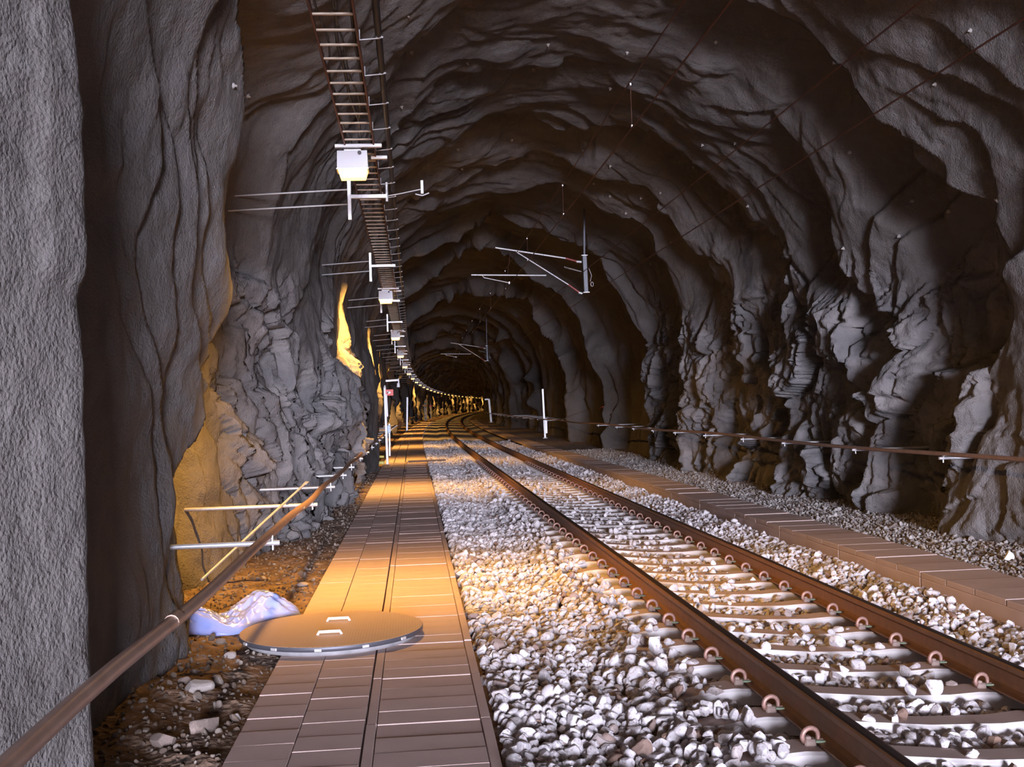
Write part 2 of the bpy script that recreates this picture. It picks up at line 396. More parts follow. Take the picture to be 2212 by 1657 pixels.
def ridge_line(pts):
    st = []
    for a, b in zip(pts[:-1], pts[1:]):
        for k in range(4): st.append(to_st(a[0] + (b[0] - a[0]) * k / 4, a[1] + (b[1] - a[1]) * k / 4))
    st.append(to_st(*pts[-1]))
    st = np.array(sorted(st, key=lambda q: q[1]))
    sv = np.convolve(np.pad(st[:, 0], 1, 'edge'), [.25, .5, .25], 'valid')
    return st[0, 1], st[-1, 1], np.interp(PT, st[:, 1], sv)
LINES = [ridge_line(p) for p, A, W in RIDGES]
CHAIN = {5: 6, 6: 7, 7: 8, 8: 9}                          # this pocket closes in again at the next lip
WOB = .10 * perlin(SS * 1.1, TT * 1.3, 5)
for i, (pts, A, W) in enumerate(RIDGES):
    t0, t1, sr = LINES[i]; fade = 0.9
    e = sstep(t0 - fade, t0 + .1, PT) * (1 - sstep(t1 - .1, t1 + fade, PT))
    if t0 < 1.2: e = 1 - sstep(t1 - .1, t1 + fade, PT)
    if t1 > TL - 1.2: e = sstep(t0 - fade, t0 + .1, PT)
    u = SS - sr[None, :] + WOB
    w = .05 + .0036 * np.maximum(sr, 0)[None, :]
    if i in CHAIN:
        nx_ = np.maximum(LINES[CHAIN[i]][2], sr + 2.0)[None, :]
        shape = sstep(0, 1.35 + .5 * warp, nx_ + .2 - SS - WOB * 2)
    elif W >= 5: shape = sstep(0, 1.35 + .5 * warp, W - u)
    else: shape = np.clip(1 - u / (W * (1 + .35 * warp)), 0, 1) ** .85
    D += A * e[None, :] * sstep(0, 1, u / w) * shape * (u > 0)
# slow left-wall line: concrete slab by the camera, alcove, buttress, rock that closes in on the path
wl = 1 - sstep(3.2, 5.2, TT)
base_s = [-46, 1.2, 3.5, 4.45, 4.55, 4.80, 6.3, 7.9, 9, 11.5, 13, 15, 17, 22, 28, 29.8, 31.4, 34, 40, 60, 400]
base_d = [-.05, -.05, -.10, -.42, -.40, .18, .05, -.08, -.15, .10, .10, -.10, -.28, -.35, -.35, -.38, -.74, -.5, -.35, -.25, -.25]
BASE = np.interp(S, base_s, base_d)[:, None]
slab = (1 - sstep(4.12, 4.3, SS)) * (1 - sstep(4.5, 6.0, TT))
slab2 = 1 - sstep(4.5, 4.75, SS)
near = 1 - sstep(36, 50, SS)
# free folds
q = perlin(SS * .30, TT * .22, 11) * 1.5 + perlin(SS * .12, TT * .5, 12) * .8
mask1 = .35 + .65 * sstep(-.3, .4, perlin(SS * .22, TT * .2, 13))
F1 = .36 * saw(SS / 2.9 + q) * mask1 * (.45 + .55 * (1 - near))
F2 = .115 * saw(SS / 1.15 + q * 1.5 + .7 * perlin(SS * .8, TT * .6, 14), .1) * sstep(-.25, .45, perlin(SS * .35, TT * .4, 15))
F3 = .032 * saw(SS / .48 + q * 2.2 + .9 * perlin(SS * 1.6, TT * 1.1, 16), .16) * sstep(-.2, .5, perlin(SS * .5, TT * .6, 17))
_ph = SS / 6.3 + .45 * perlin(SS * .09, TT * .22, 18); _ph = _ph - np.floor(_ph)
FAR = .85 * sstep(0, .05, _ph) * (1 - sstep(.74, 1.0, _ph))
_st = 36 + 26 * sstep(2.5, 4.5, TT); FAR = FAR * sstep(0, 9, SS - _st)
_p2 = SS / 2.3 + 1.1 * perlin(SS * .2, TT * .3, 19); _p2 = _p2 - np.floor(_p2)
FAR = FAR + .26 * sstep(0, .08, _p2) * (1 - sstep(.55, 1.0, _p2)) * sstep(-.15, .35, perlin(SS * .18, TT * .25, 20)) * sstep(26, 34, SS)
mid = 1 - .55 * sstep(22, 36, SS)
SOFT = .16 * fbm(SS * .35, TT * .45, 21, 3) + .045 * fbm(SS * 1.3, TT * 1.1, 22, 3)
FINE = .012 * fbm(SS * 4.5, TT * 4.0, 25, 2)
hush = 1 - .93 * slab2 * (1 - sstep(3.5, 7.5, TT))       # cast slab near the camera is flat
alc = np.exp(-((SS - 5.3) / .9) ** 2) * (1 - sstep(4, 6, TT)); hush = hush * (1 - .8 * alc)
D += ((F1 + F2 + F3) * mid + SOFT) * hush + FAR + FINE + BASE * wl
D -= .03 * sstep(4.20, 4.245, SS) * (1 - sstep(4.7, 4.75, SS)) * sstep(2.62, 2.72, TT) * (1 - sstep(4.6, 5.6, TT))
# crags of bare rock low on both walls
tr = TL - TT
edge = perlin(SS * .6, TT * .5, 31) * .9
RK = np.zeros(SS.shape)
RK = np.maximum(RK, (1 - sstep(3.5, 4.7, tr + edge)) * sstep(11.6, 13.2, SS + edge) * (1 - sstep(31, 35, SS + edge)))
RK = np.maximum(RK, (1 - sstep(3.0, 4.0, TT + edge)) * sstep(11.9, 12.8, SS + .5 * edge) * (1 - sstep(27, 29, SS + edge)))
sel = RK > 0.01
s_, t_ = SS[sel], TT[sel]
wx = .35 * perlin(s_ * 1.1, t_ * 1.1, 33); wy = .35 * perlin(s_ * 1.1, t_ * 1.1, 34)
sh = s_ + .35 * t_ * np.where(t_ > TL / 2, -1, 1)
h1, e1 = facets(sh / 1.05 + wx, t_ / 1.5 + wy, 3)
h2, e2 = facets(sh / .38 + wx * 1.6, t_ / .62 + wy * 1.6, 9)
h3, e3 = facets(sh / .15 + wx * 2, t_ / .26 + wy * 2, 17)
crag = .40 * h1 + .16 * h2 + .075 * h3 + .10 * (1 - sstep(0, .10, e1)) + .05 * (1 - sstep(0, .14, e2))
D[sel] += RK[sel] * crag
ROCK = RK.copy()
BARE = np.zeros(SS.shape)
for (px, py, ra, rb, ang) in ((968, 258, .55, .13, .9), (1590, 570, .7, .10, 1.5), (1000, 230, .3, .1, .8), (590, 250, .2, .08, 1.3)):
    s0, t0 = to_st(px, py); ca, sa = math.cos(ang), math.sin(ang); ds, dt = SS - s0, TT - t0
    uu = (ds * ca + dt * sa) / (ra * 1.5); vv = (-ds * sa + dt * ca) / (rb * 2)
    BARE = np.maximum(BARE, 1 - sstep(.75, .95, np.sqrt(uu ** 2 + vv ** 2) + .35 * perlin(SS * 3, TT * 3, 41)))
D = np.where(TT < 0.2, np.maximum(D, -.75), D)
SP = np.stack([XX + off(SS) + NX[None, :] * D, SS, ZZ + NZ[None, :] * D], -1)
gs = np.gradient(SP, axis=0); gt = np.gradient(SP, axis=1)
NRM = np.cross(gs, gt); NRM /= np.linalg.norm(NRM, axis=-1, keepdims=True) + 1e-12
inw = -(NX[None, :] * NRM[..., 0] + NZ[None, :] * NRM[..., 2])
FLIP = bool(np.mean(inw) < 0)
if FLIP: NRM = -NRM
cut1, cut2 = SEGN[0] + 18, SEGN[0] + SEGN[1] - 18
LBL = {'wall_left': 'rough shotcrete and bare rock tunnel wall beside the paved walkway', 'ceiling': 'dark folded shotcrete vault over the railway track', 'wall_right': 'craggy dark rock tunnel wall beyond the gravel strip'}
SHELL = {}
for nm, a, b in (('wall_left', 0, cut1 + 1), ('ceiling', cut1, cut2 + 1), ('wall_right', cut2, SP.shape[1])):
    me = grid_mesh(nm, SP[:, a:b], M['tunnel'], NRM[:, a:b], {'rock': ROCK[:, a:b], 'bare': BARE[:, a:b]}, flip=FLIP)
    SHELL[nm] = tag(link(nm, me), LBL[nm], 'tunnel vault' if nm == 'ceiling' else 'tunnel wall', kind='structure')
# unseen cap added far beyond the bend to keep outside light out
e = MB(); ye = S[-1]; xo = float(off(ye))
e.box((2.4 + xo, ye + .3, 3.2), (11, .6, 9)); tag(e.build('light_cap', M['tunnel']), 'unseen cap added beyond the bend against outside light', 'tunnel wall', kind='structure')
# portal collar so that daylight only enters through the mouth
pc = MB()
for (cx, cz, sx, sz) in ((-5.2, 3.5, 6, 12), (10.2, 3.5, 6, 12), (2.4, 10.5, 12, 6.4)):
    pc.box((cx, PORTAL_Y - .2, cz), (sx, .5, sz))
tag(pc.build('wall_portal', M['ring']), 'concrete portal wall round the tunnel mouth', 'portal wall', kind='structure')

def surf_at(px, py, rad=7):
    """nearest visible point of the finished shell under a pixel, with its inward normal"""
    global _su, _sv
    try: _su
    except NameError: _su, _sv = project(SP[::2, ::2])
    d = (_su - px) ** 2 + (_sv - py) ** 2
    ok = np.where(d < rad * rad)
    if len(ok[0]) == 0: k = np.unravel_index(np.nanargmin(d), d.shape)
    else:
        j = np.argmin(SP[::2, ::2][ok][:, 1]); k = (ok[0][j], ok[1][j])
    return SP[::2, ::2][k], NRM[::2, ::2][k]

# ------------------------------------------------------------------ floor
def sleeper_top(x): return -0.088 - 0.0697 * (x - 2.735)
FX = [-4.5, -1.6, -1.0, -.96, -.30, .36, .42, 1.2, 1.42, 4.05, 4.3, 4.62, 4.7, 5.3, 5.36, 6.2, 9.5]
FZ = [.04, -.01, -.05, -.12, -.12, -.12, -.075, -.14, -.10, -.27, -.22, -.19, -.2, -.2, -.07, -.06, .0]
def floor_z(x, y=None):
    z = np.interp(x, FX, FZ)
    z = np.where((x > 1.42) & (x < 4.05), sleeper_top(x) - .085, z)
    return z
gx = np.concatenate([np.arange(-4.5, -2.6, .3), np.arange(-2.6, -.9, .05), np.arange(-.9, .4, .3), np.arange(.4, 4.7, .1), np.arange(4.7, 5.3, .3), np.arange(5.3, 7.2, .08), np.arange(7.2, 9.6, .4)])
gy = np.concatenate([np.arange(-75, 2, 1.0), np.arange(2, 26, .05), np.arange(26, 60, .3), np.arange(60, 386, 2.0)])
GY, GX = np.meshgrid(gy, gx, indexing='ij')
GZ = floor_z(GX)
dirt = np.clip(sstep(-.94, -1.1, GX) * 1.0 + sstep(5.34, 5.5, GX) * .6, 0, 1)
dirt = np.where(GX < -.94, sstep(.94, 1.1, -GX), sstep(5.34, 5.5, GX) * .6)
GZ = GZ + dirt * (.035 * fbm(GX * 2.2, GY * 2.2, 51, 3) + .018 * fbm(GX * 9, GY * 9, 52, 2))
farb = sstep(48, 56, GY) * ((GX > .36) & (GX < 4.62))
GZ = GZ + farb * .05
bal = np.where((GX > .38) & (GX < 4.64), .12 + .88 * sstep(45, 55, GY), 0) + np.where(GX > 5.3, .35, 0)
fm = grid_mesh('floor', np.stack([GX + off(GY), GY, GZ], -1), M['floor'], None, {'ballast': bal}, flip=True)
tag(link('floor', fm), 'brown earth and stone bed of the tunnel floor', 'floor', kind='structure')

# ------------------------------------------------------------------ paved path and cable troughs
def slab_mesh(name, w, l, h, m_, b=.003):
    return MB().box((0, 0, -h / 2), (w, l, h), None, b).mesh(name, m_)
PITCH = .25
path = empty('paved_path', (-.64, 2.0, 0)); tag(path, 'two rows of brown concrete slabs making a footpath along the rough wall', 'footpath')
rowA = slab_mesh('slab', .309, .247, .07, M['slab']); rowB = slab_mesh('slab', .338, .247, .07, M['slab'])
NS = 132
for k in range(NS):
    for me, x in ((rowA, -.811), (rowB, -.482)):
        y = 2.0 + PITCH * (k + .5) + (.1 if x > -.6 else 0)
        r = random.Random(k * 7 + int(x * 100))
        link('slab', me, path, (x + .64 + float(off(y)), y - 2.0, r.uniform(-.003, .002)), (r.uniform(-.003, .004), r.uniform(-.004, .004), r.uniform(-.005, .005)))
def strip(name, x0, x1, y0, y1, z, h, m_, parent, step=2.0, base=(0, 0, 0)):
    b = MB(); ys = np.arange(y0, y1 + .01, step); v = []; f = []
    for y in ys:
        o = float(off(y)); v += [(x0 + o, y, z), (x1 + o, y, z), (x1 + o, y, z - h), (x0 + o, y, z - h)]
    for i in range(len(ys) - 1):
        a = i * 4
        for j in range(4): f.append((a + j, a + (j + 1) % 4, a + 4 + (j + 1) % 4, a + 4 + j))
    v = [(p[0] - base[0], p[1] - base[1], p[2] - base[2]) for p in v]
    b.add(v, [tuple(reversed(q)) for q in f])
    return b.build(name, m_, parent)
y_end = 2.0 + PITCH * NS
def far_slabs(name, rows, y0, y1, z, m_, parent, base, n_x=1):
    b = MB(); y = y0
    while y < y1:
        for (a, c) in rows:
            o = float(off(y)); b.box(((a + c) / 2 + o - base[0], y + .5 - base[1], z - .04 - base[2]), (c - a - .01, .985, .08))
        y += 1.0
    return tag(b.build(name, m_, parent), kind='stuff')
far_slabs('far_slab_rows', [(-.964, -.658), (-.649, -.315)], y_end, 130, 0, M['slab'], path, (-.64, 2.0, 0))

trough = empty('cable_trough', (.03, 2.0, 0)); tag(trough, 'lidded concrete cable trough between the slab footpath and the ballast', 'cable trough')
lid = slab_mesh('lid', .549, .2475, .05, M['slab'], .003)
wall_m = slab_mesh('trough_wall', .052, .985, .16, M['slab'], .003)
for k in range(NS):
    y = 2.0 + PITCH * (k + .5); r = random.Random(k * 13 + 5)
    dz = r.uniform(-.003, .0015) + (-.004 if k % 4 == 3 else 0)
    link('lid', lid, trough, (0.0 + float(off(y)), y - 2.0, dz), (r.uniform(-.003, .004), r.uniform(-.003, .003), r.uniform(-.004, .004)))
for k in range(NS // 4):
    y = 2.0 + k + .5; r = random.Random(k * 31 + 2)
    for x in (-.305, .305):
        link('trough_wall', wall_m, trough, (x, y - 2.0, r.uniform(-.004, .006)), (r.uniform(-.004, .004), 0, r.uniform(-.003, .003)))
far_slabs('far_lids', [(-.30, .36)], y_end, 130, 0, M['slab'], trough, (.03, 2.0, 0))

curb = empty('cable_trough', (4.98, 4.0, 0)); tag(curb, 'raised pinkish concrete cable trough between the ballast and the gravel strip', 'cable trough')
clid = slab_mesh('lid', .66, .488, .055, M['curb'], .006); cwall = slab_mesh('trough_wall', .062, 1.985, .26, M['curb'], .008)
for k in range(88):
    y = 4.0 + .5 * (k + .5); r = random.Random(k * 17 + 3)
    link('lid', clid, curb, (0 + float(off(y)), y - 4.0, r.uniform(-.006, .004)), (r.uniform(-.003, .003), r.uniform(-.003, .003), r.uniform(-.004, .004)))
for k in range(22):
    y = 4.0 + 2 * k + 1.0; r = random.Random(k * 5 + 1)
    for x in (-.30, .30): link('trough_wall', cwall, curb, (x + float(off(y)), y - 4.0, -.056), (0, 0, r.uniform(-.002, .002)))
far_slabs('far_lids', [(4.65, 5.31)], 48, 130, 0, M['curb'], curb, (4.98, 4.0, 0))

# ------------------------------------------------------------------ track: rails, sleepers, clips
RAILPROF = [(-.075, 0), (-.075, .011), (-.040, .020), (-.012, .034), (-.0085, .06), (-.0085, .112), (-.016, .124), (-.036, .133), (-.036, .158), (-.030, .168), (-.015, .172), (.015, .172), (.030, .168), (.036, .158), (.036, .133), (.016, .124), (.0085, .112), (.0085, .06), (.012, .034), (.040, .020), (.075, .011), (.075, 0)]
def rail(xc, label):
    ys = np.concatenate([np.arange(-8, 60, 2.0), np.arange(60, 380, 4.0)]); n = len(RAILPROF); v, f, mi = [], [], []
    z0 = sleeper_top(xc) + .008; a = math.atan(.0697)
    for y in ys:
        o = float(off(y))
        for (x, z) in RAILPROF: v.append((x * math.cos(a) + z * math.sin(a) + o, y, -x * math.sin(a) + z * math.cos(a)))
    for i in range(len(ys) - 1):
        for j in range(n):
            f.append((i * n + j, (i + 1) * n + j, (i + 1) * n + (j + 1) % n, i * n + (j + 1) % n)); mi.append(1 if 9 <= j <= 12 else 0)
    me = bpy.data.meshes.new('rail'); me.from_pydata(v, [], f); me.materials.append(M['rail']); me.materials.append(M['railtop'])
    me.polygons.foreach_set('material_index', mi); me.update()
    bm = bmesh.new(); bm.from_mesh(me); bmesh.ops.recalc_face_normals(bm, faces=bm.faces); bm.to_mesh(me); bm.free()
    return tag(link('rail', me, None, (xc, 0, z0)), label, 'rail')
rail(1.982, 'long rusty steel rail nearer the paved footpath'); rail(3.489, 'long rusty steel rail nearer the craggy wall and gravel strip')

def sleeper_mesh():
    st = [(-1.30, -.085, .085), (-1.28, -.078, .10), (-1.0, -.012, .105), (-.92, 0, .11), (-.58, 0, .11), (-.40, -.022, .10), (0, -.036, .095), (.40, -.022, .10), (.58, 0, .11), (.92, 0, .11), (1.0, -.012, .105), (1.28, -.078, .10), (1.30, -.085, .085)]
    v, f = [], []; n = 8
    for x, z, w in st:
        for (y, zz) in ((-.155, -.24), (-w - .035, z - .085), (-w - .006, z - .014), (-w + .012, z), (w - .012, z), (w + .006, z - .014), (w + .035, z - .085), (.155, -.24)): v.append((x, y, zz))
    for i in range(len(st) - 1):
        for j in range(n): f.append((i * n + j, i * n + (j + 1) % n, (i + 1) * n + (j + 1) % n, (i + 1) * n + j))
    f.append(tuple(range(n))); f.append(tuple(reversed(range((len(st) - 1) * n, len(st) * n))))
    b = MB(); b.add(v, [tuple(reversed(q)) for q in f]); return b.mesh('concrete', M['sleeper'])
def clip_mesh():
    b = MB(); P = []
    for k in range(13):
        t = math.radians(215 - 250 * k / 12); P.append((-.004 + .043 * math.cos(t), .010 * math.cos(t) - .012, .048 + .040 * math.sin(t)))
    P = [(-.03, .03, .03)] + P + [(.062, .0, .026)]
    b.tube(P, .0125, 7); return b.mesh('rail_clip', M['clip'])
def shoulder_mesh():
    b = MB(); b.box((-.004, 0, .016), (.058, .058, .036), None, .008); b.box((-.012, 0, .036), (.028, .034, .02), None, .005); return b.mesh('clip_shoulder', M['shoulder'])
def pad_mesh(): return MB().box((.042, 0, .026), (.05, .07, .012), None, .003).mesh('insulator', M['pad'])
SLM, CLM, SHM, PDM = sleeper_mesh(), clip_mesh(), shoulder_mesh(), pad_mesh()
tilt = math.atan(.0697); SL_Y = []
y = 2.95
_m = SL_Y
# first clip traced at image (1766, 1581)
y0s = float(at_z(1766, 1588, .02)[1]); y0s -= .6 * math.floor((y0s - 2.6) / .6)
for k in range(96):
    y = y0s + .6 * k; SL_Y.append(y); o = float(off(y))
    t = empty('sleeper', (2.735 + o, y, -.088), (0, tilt, random.Random(k).uniform(-.006, .006)))
    tag(t, 'pale concrete sleeper with sloping ends half buried in the ballast', 'sleeper', 'concrete sleepers under the track')
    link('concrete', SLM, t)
    if y < 34:
        for xr in (-.753, .753):
            for s in (-1, 1):
                loc = (xr + s * .112, 0, 0); rt = (0, 0, 0 if s < 0 else math.pi)
                sh_ = link('clip_shoulder', SHM, t, loc, rt); link('rail_clip', CLM, sh_)
                if y < 16: link('insulator', PDM, sh_)
SL_Y = np.array(SL_Y)

# ------------------------------------------------------------------ stones
def stone_mesh(name, seed, m_, sub=2, sharp=True):
    bm = bmesh.new(); bmesh.ops.create_icosphere(bm, subdivisions=sub, radius=1.0)
    r = random.Random(seed)
    planes = []
    for k in range(11):
        d = Vector((r.gauss(0, 1), r.gauss(0, 1), r.gauss(0, 1))).normalized(); planes.append((d, r.uniform(.50, .86)))
    sc = Vector((r.uniform(.95, 1.25), r.uniform(.8, 1.0), r.uniform(.62, .85)))
    for v in bm.verts:
        p = v.co.copy()
        for d, h in planes:
            q_ = p.dot(d)
            if q_ > h: p -= d * (q_ - h)
        v.co = Vector((p.x * sc.x, p.y * sc.y, p.z * sc.z)) * 1.15
    me = bpy.data.meshes.new(name); bm.to_mesh(me); bm.free(); me.materials.append(m_)
    if not sharp: me.polygons.foreach_set('use_smooth', np.ones(len(me.polygons), bool))
    return me
def stone_library(cname, m_, n, seed):
    c = bpy.data.collections.new(cname)
    for k in range(n): c.objects.link(bpy.data.objects.new('%s_shape' % cname, stone_mesh(cname, seed + k, m_)))
    return c
def scatter(name, pos, rot, scl, lib, parent=None):
    me = bpy.data.meshes.new(name); n = len(pos)
    me.vertices.add(n); me.vertices.foreach_set('co', pos.astype(np.float32).ravel())
    for an, av in (('rot', rot), ('scl', scl)):
        a = me.attributes.new(an, 'FLOAT_VECTOR', 'POINT'); a.data.foreach_set('vector', av.astype(np.float32).ravel())
    a = me.attributes.new('pick', 'INT', 'POINT'); a.data.foreach_set('value', RNG.integers(0, len(lib.objects), n).astype(np.int32))
    o = link(name, me, parent)
    g = bpy.data.node_groups.new(name, 'GeometryNodeTree'); N = g.nodes; L = g.links
    g.interface.new_socket('Geometry', in_out='INPUT', socket_type='NodeSocketGeometry'); g.interface.new_socket('Geometry', in_out='OUTPUT', socket_type='NodeSocketGeometry')
    gi = N.new('NodeGroupInput'); go = N.new('NodeGroupOutput'); iop = N.new('GeometryNodeInstanceOnPoints'); ci = N.new('GeometryNodeCollectionInfo')
    ci.inputs['Collection'].default_value = lib; ci.inputs['Separate Children'].default_value = True; ci.inputs['Reset Children'].default_value = True
    def na(nm, t): k = N.new('GeometryNodeInputNamedAttribute'); k.data_type = t; k.inputs['Name'].default_value = nm; return k.outputs['Attribute']
    er = N.new('FunctionNodeEulerToRotation')
    L.new(gi.outputs[0], iop.inputs['Points']); L.new(ci.outputs[0], iop.inputs['Instance']); iop.inputs['Pick Instance'].default_value = True
    L.new(na('pick', 'INT'), iop.inputs['Instance Index']); L.new(na('rot', 'FLOAT_VECTOR'), er.inputs[0]); L.new(er.outputs[0], iop.inputs['Rotation'])
    L.new(na('scl', 'FLOAT_VECTOR'), iop.inputs['Scale']); L.new(iop.outputs[0], go.inputs[0])
    md = o.modifiers.new('stones', 'NODES'); md.node_group = g
    return o
def jitter(x0, x1, y0, y1, cell):
    nx, ny = int((x1 - x0) / cell), int((y1 - y0) / cell)
    a, b = np.meshgrid(np.arange(nx), np.arange(ny))
    x = x0 + (a + RNG.uniform(.05, .95, a.shape)) * cell; y = y0 + (b + RNG.uniform(.05, .95, a.shape)) * cell
    return x.ravel(), y.ravel()
LIB_B = stone_library('ballast_stone', M['ballast'], 9, 100)
LIB_G = stone_library('gravel_stone', M['gravel'], 6, 200)
LIB_P = stone_library('earthy_stone', M['pebble'], 6, 300)
px_, py_, pr_ = [], [], []
for (y0, y1, cell, r0, r1) in ((2.2, 26, .055, .025, .043), (26, 56, .078, .034, .05)):
    x, y = jitter(.40, 4.62, y0, y1, cell); r = RNG.uniform(r0, r1, len(x)); big = RNG.random(len(x)) < .13; r = np.where(big, r * 1.35, r)
    px_.append(x); py_.append(y); pr_.append(r)
x, y, r = map(np.concatenate, (px_, py_, pr_))
ds_ = np.abs((y - y0s + .3) % .6 - .3)                         # distance from the nearest sleeper axis
xt = x - 2.735; on = (np.abs(xt) < 1.27) & (ds_ < .135)
rl = np.minimum(np.abs(x - 1.982), np.abs(x - 3.489)) < .085
spill = (np.abs(xt) > .98) & (RNG.random(len(x)) < .45) | (np.abs(xt) < .55) & (RNG.random(len(x)) < .06)
keep = ~(on & ~spill) & ~rl
lump = .045 * perlin(x * 1.3, y * 1.0, 61) + .02 * perlin(x * 4, y * 4, 62)
z = floor_z(x) + r * .25 + RNG.uniform(-.012, .016, len(x)) + np.where(np.abs(xt) > 1.3, lump + .02, lump * .4)
z = np.where(on & spill, z + .06, z)
nearr = np.minimum(np.abs(x - 1.982), np.abs(x - 3.489)); z = z - .03 * (1 - sstep(.1, .3, nearr))
z = np.minimum(z, np.where(x > 4.45, -.05, 1)); z = np.where(x < .5, np.minimum(z, -.01), z)
x, y, z, r = x[keep], y[keep], z[keep], r[keep]
pos = np.stack([x + off(y), y, z], 1); rot = RNG.uniform(0, 6.283, (len(x), 3)); scl = np.repeat(r[:, None], 3, 1) * RNG.uniform(.8, 1.15, (len(x), 3))
pu, pv = project(pos)
vis = (pu > 0) & (pu < 2212) & (pv > 0) & (pv < 1657)
size = np.where(vis, r / np.maximum(y, .5), 0) * (z > floor_z(x) - .01)
top = np.argsort(-size)[:300]
rest = np.ones(len(x), bool); rest[top] = False
bo = scatter('ballast', pos[rest], rot[rest], scl[rest], LIB_B)
tag(bo, 'bed of pale crushed ballast stones around the sleepers and rails', 'ballast', kind='stuff')
BIG = [stone_mesh('ballast_stone', 400 + k, M['ballast'], 3) for k in range(8)]
for i in top:
    o = link('ballast_stone', BIG[i % 8], None, pos[i], rot[i]); o.scale = scl[i] * 1.08
    where = 'between the lidded trough and the nearer rail' if x[i] < 1.98 else ('between the two rails' if x[i] < 3.49 else 'beyond the farther rail')
    tag(o, 'pale grey crushed stone lying in the ballast ' + where, 'stone', 'ballast stones ' + where)
# gravel on the far side and pebbles on the near earth strip
x, y = jitter(5.34, 7.0, 5, 40, .045); r = RNG.uniform(.013, .026, len(x)) * np.where(RNG.random(len(x)) < .06, 1.7, 1)
k = RNG.random(len(x)) < .9; x, y, r = x[k], y[k], r[k]
z = floor_z(x) + .6 * (.035 * fbm(x * 2.2, y * 2.2, 51, 3)) + r * .3
tag(scatter('gravel', np.stack([x, y, z], 1), RNG.uniform(0, 6.283, (len(x), 3)), np.repeat(r[:, None], 3, 1) * RNG.uniform(.7, 1.2, (len(x), 3)), LIB_G), 'dusty grey gravel strip between the raised trough and the craggy wall', 'gravel', kind='stuff')
x, y = jitter(-2.3, -.97, 2.5, 33, .055); r = RNG.uniform(.007, .019, len(x)) * np.where(RNG.random(len(x)) < .10, 2.0, 1)
k = RNG.random(len(x)) < .5 + .35 * perlin(x * 2, y * 2, 71); x, y, r = x[k], y[k], r[k]
z = floor_z(x) + sstep(.94, 1.1, -x) * (.035 * fbm(x * 2.2, y * 2.2, 51, 3) + .018 * fbm(x * 9, y * 9, 52, 2)) + r * .25
tag(scatter('pebbles', np.stack([x, y, z], 1), RNG.uniform(0, 6.283, (len(x), 3)), np.repeat(r[:, None], 3, 1) * RNG.uniform(.7, 1.2, (len(x), 3)), LIB_P), 'brown pebbles scattered on the earth strip under the handrail', 'pebbles', kind='stuff')
def dirt_z(x, y): return float(floor_z(np.array(x)) + sstep(.94, 1.1, -x) * (.035 * fbm(np.array([x * 2.2]), np.array([y * 2.2]), 51, 3)[0] + .018 * fbm(np.array([x * 9.]), np.array([y * 9.]), 52, 2)[0]))
pale = mat('pale_loose_rock', (0.32, 0.28, 0.26), .85, noise=.5, nscale=10, c2=(.22, .19, .17)); dull = mat('dull_loose_rock', (0.26, 0.20, 0.17), .9, noise=.5, nscale=10)
ROCKS = [(430, 1497, .075, pale, 'flat pale rock on the earth beside the round cover'), (400, 1482, .05, dull, 'small brown rock next to the flat pale rock on the earth'), (350, 1605, .075, dull, 'dull round rock on the earth at the foot of the smooth concrete wall'),
         (498, 1420, .045, pale, 'pale angular stone on the earth in front of the round cover'), (507, 1540, .04, pale, 'white angular stone on the earth beside the slab footpath'), (655, 1268, .05, pale, 'grey stone at the footpath edge behind the plastic sheet'),
         (632, 1276, .035, pale, 'small pinkish stone at the footpath edge behind the plastic sheet'), (600, 1262, .03, dull, 'small brown stone on the orange lit earth'), (440, 1570, .10, dull, 'broad half buried rock on the dark earth'), (420, 1455, .04, dull, 'little brown stone near the buttress foot')]
for i, (a, b, r_, mt, lb) in enumerate(ROCKS):
    p = at_z(a, b, -.02); z_ = dirt_z(p[0], p[1])
    o = link('loose_rock', stone_mesh('loose_rock', 500 + i, mt, 3), None, (p[0], p[1], z_ + r_ * .35), (0, 0, i * 1.3)); o.scale = (r_, r_ * .8, r_ * .75); tag(o, lb, 'rock')
p = at_z(2180, 1213, -.06); o = link('loose_rock', stone_mesh('loose_rock', 520, mat('white_rock', (.8, .78, .75), .8), 3), None, (p[0], p[1], -.01), (0, .3, .4)); o.scale = (.05, .04, .07); tag(o, 'lone white stone lying on the gravel strip', 'rock')

# ------------------------------------------------------------------ round cover
mc = empty('manhole_cover', (-.65, 8.34, .0)); tag(mc, 'large round chequered steel cover lying raised across the slab footpath', 'manhole cover')
MB().lathe([(0, .075), (.664, .075), (.668, .073)], n=72, smooth=False).build('plate', M['cover'], mc)
MB().lathe([(.668, .073), (.67, .07), (.67, .042), (.66, .04), (0, .04)], n=72).build('rim', M['darksteel'], mc)
for (hx, hy) in ((.03, .26), (.0, -.24)):
    hd = MB(); hd.tube([(hx - .085, hy, .072), (hx - .075, hy, .095), (hx + .075, hy, .095), (hx + .085, hy, .072)], .011, 8); hd.build('handle', M['white'], mc)
for k in range(5):
    a = math.radians(-150 + k * 28); MB().box((.668 * math.cos(a), .668 * math.sin(a), .055), (.05, .02, .02), Matrix.Rotation(a + math.pi / 2, 3, 'Z'), .003).build('rim_lug', M['galv'], mc)
rg = MB(); rg.lathe([(.50, .0385), (.61, .0385), (.62, .034), (.62, .004), (.50, .004)], n=64); tag(rg.build('shaft_ring', M['ring'], None, (-.65, 8.34, 0)), 'grey concrete shaft ring under the round steel cover', 'shaft ring')

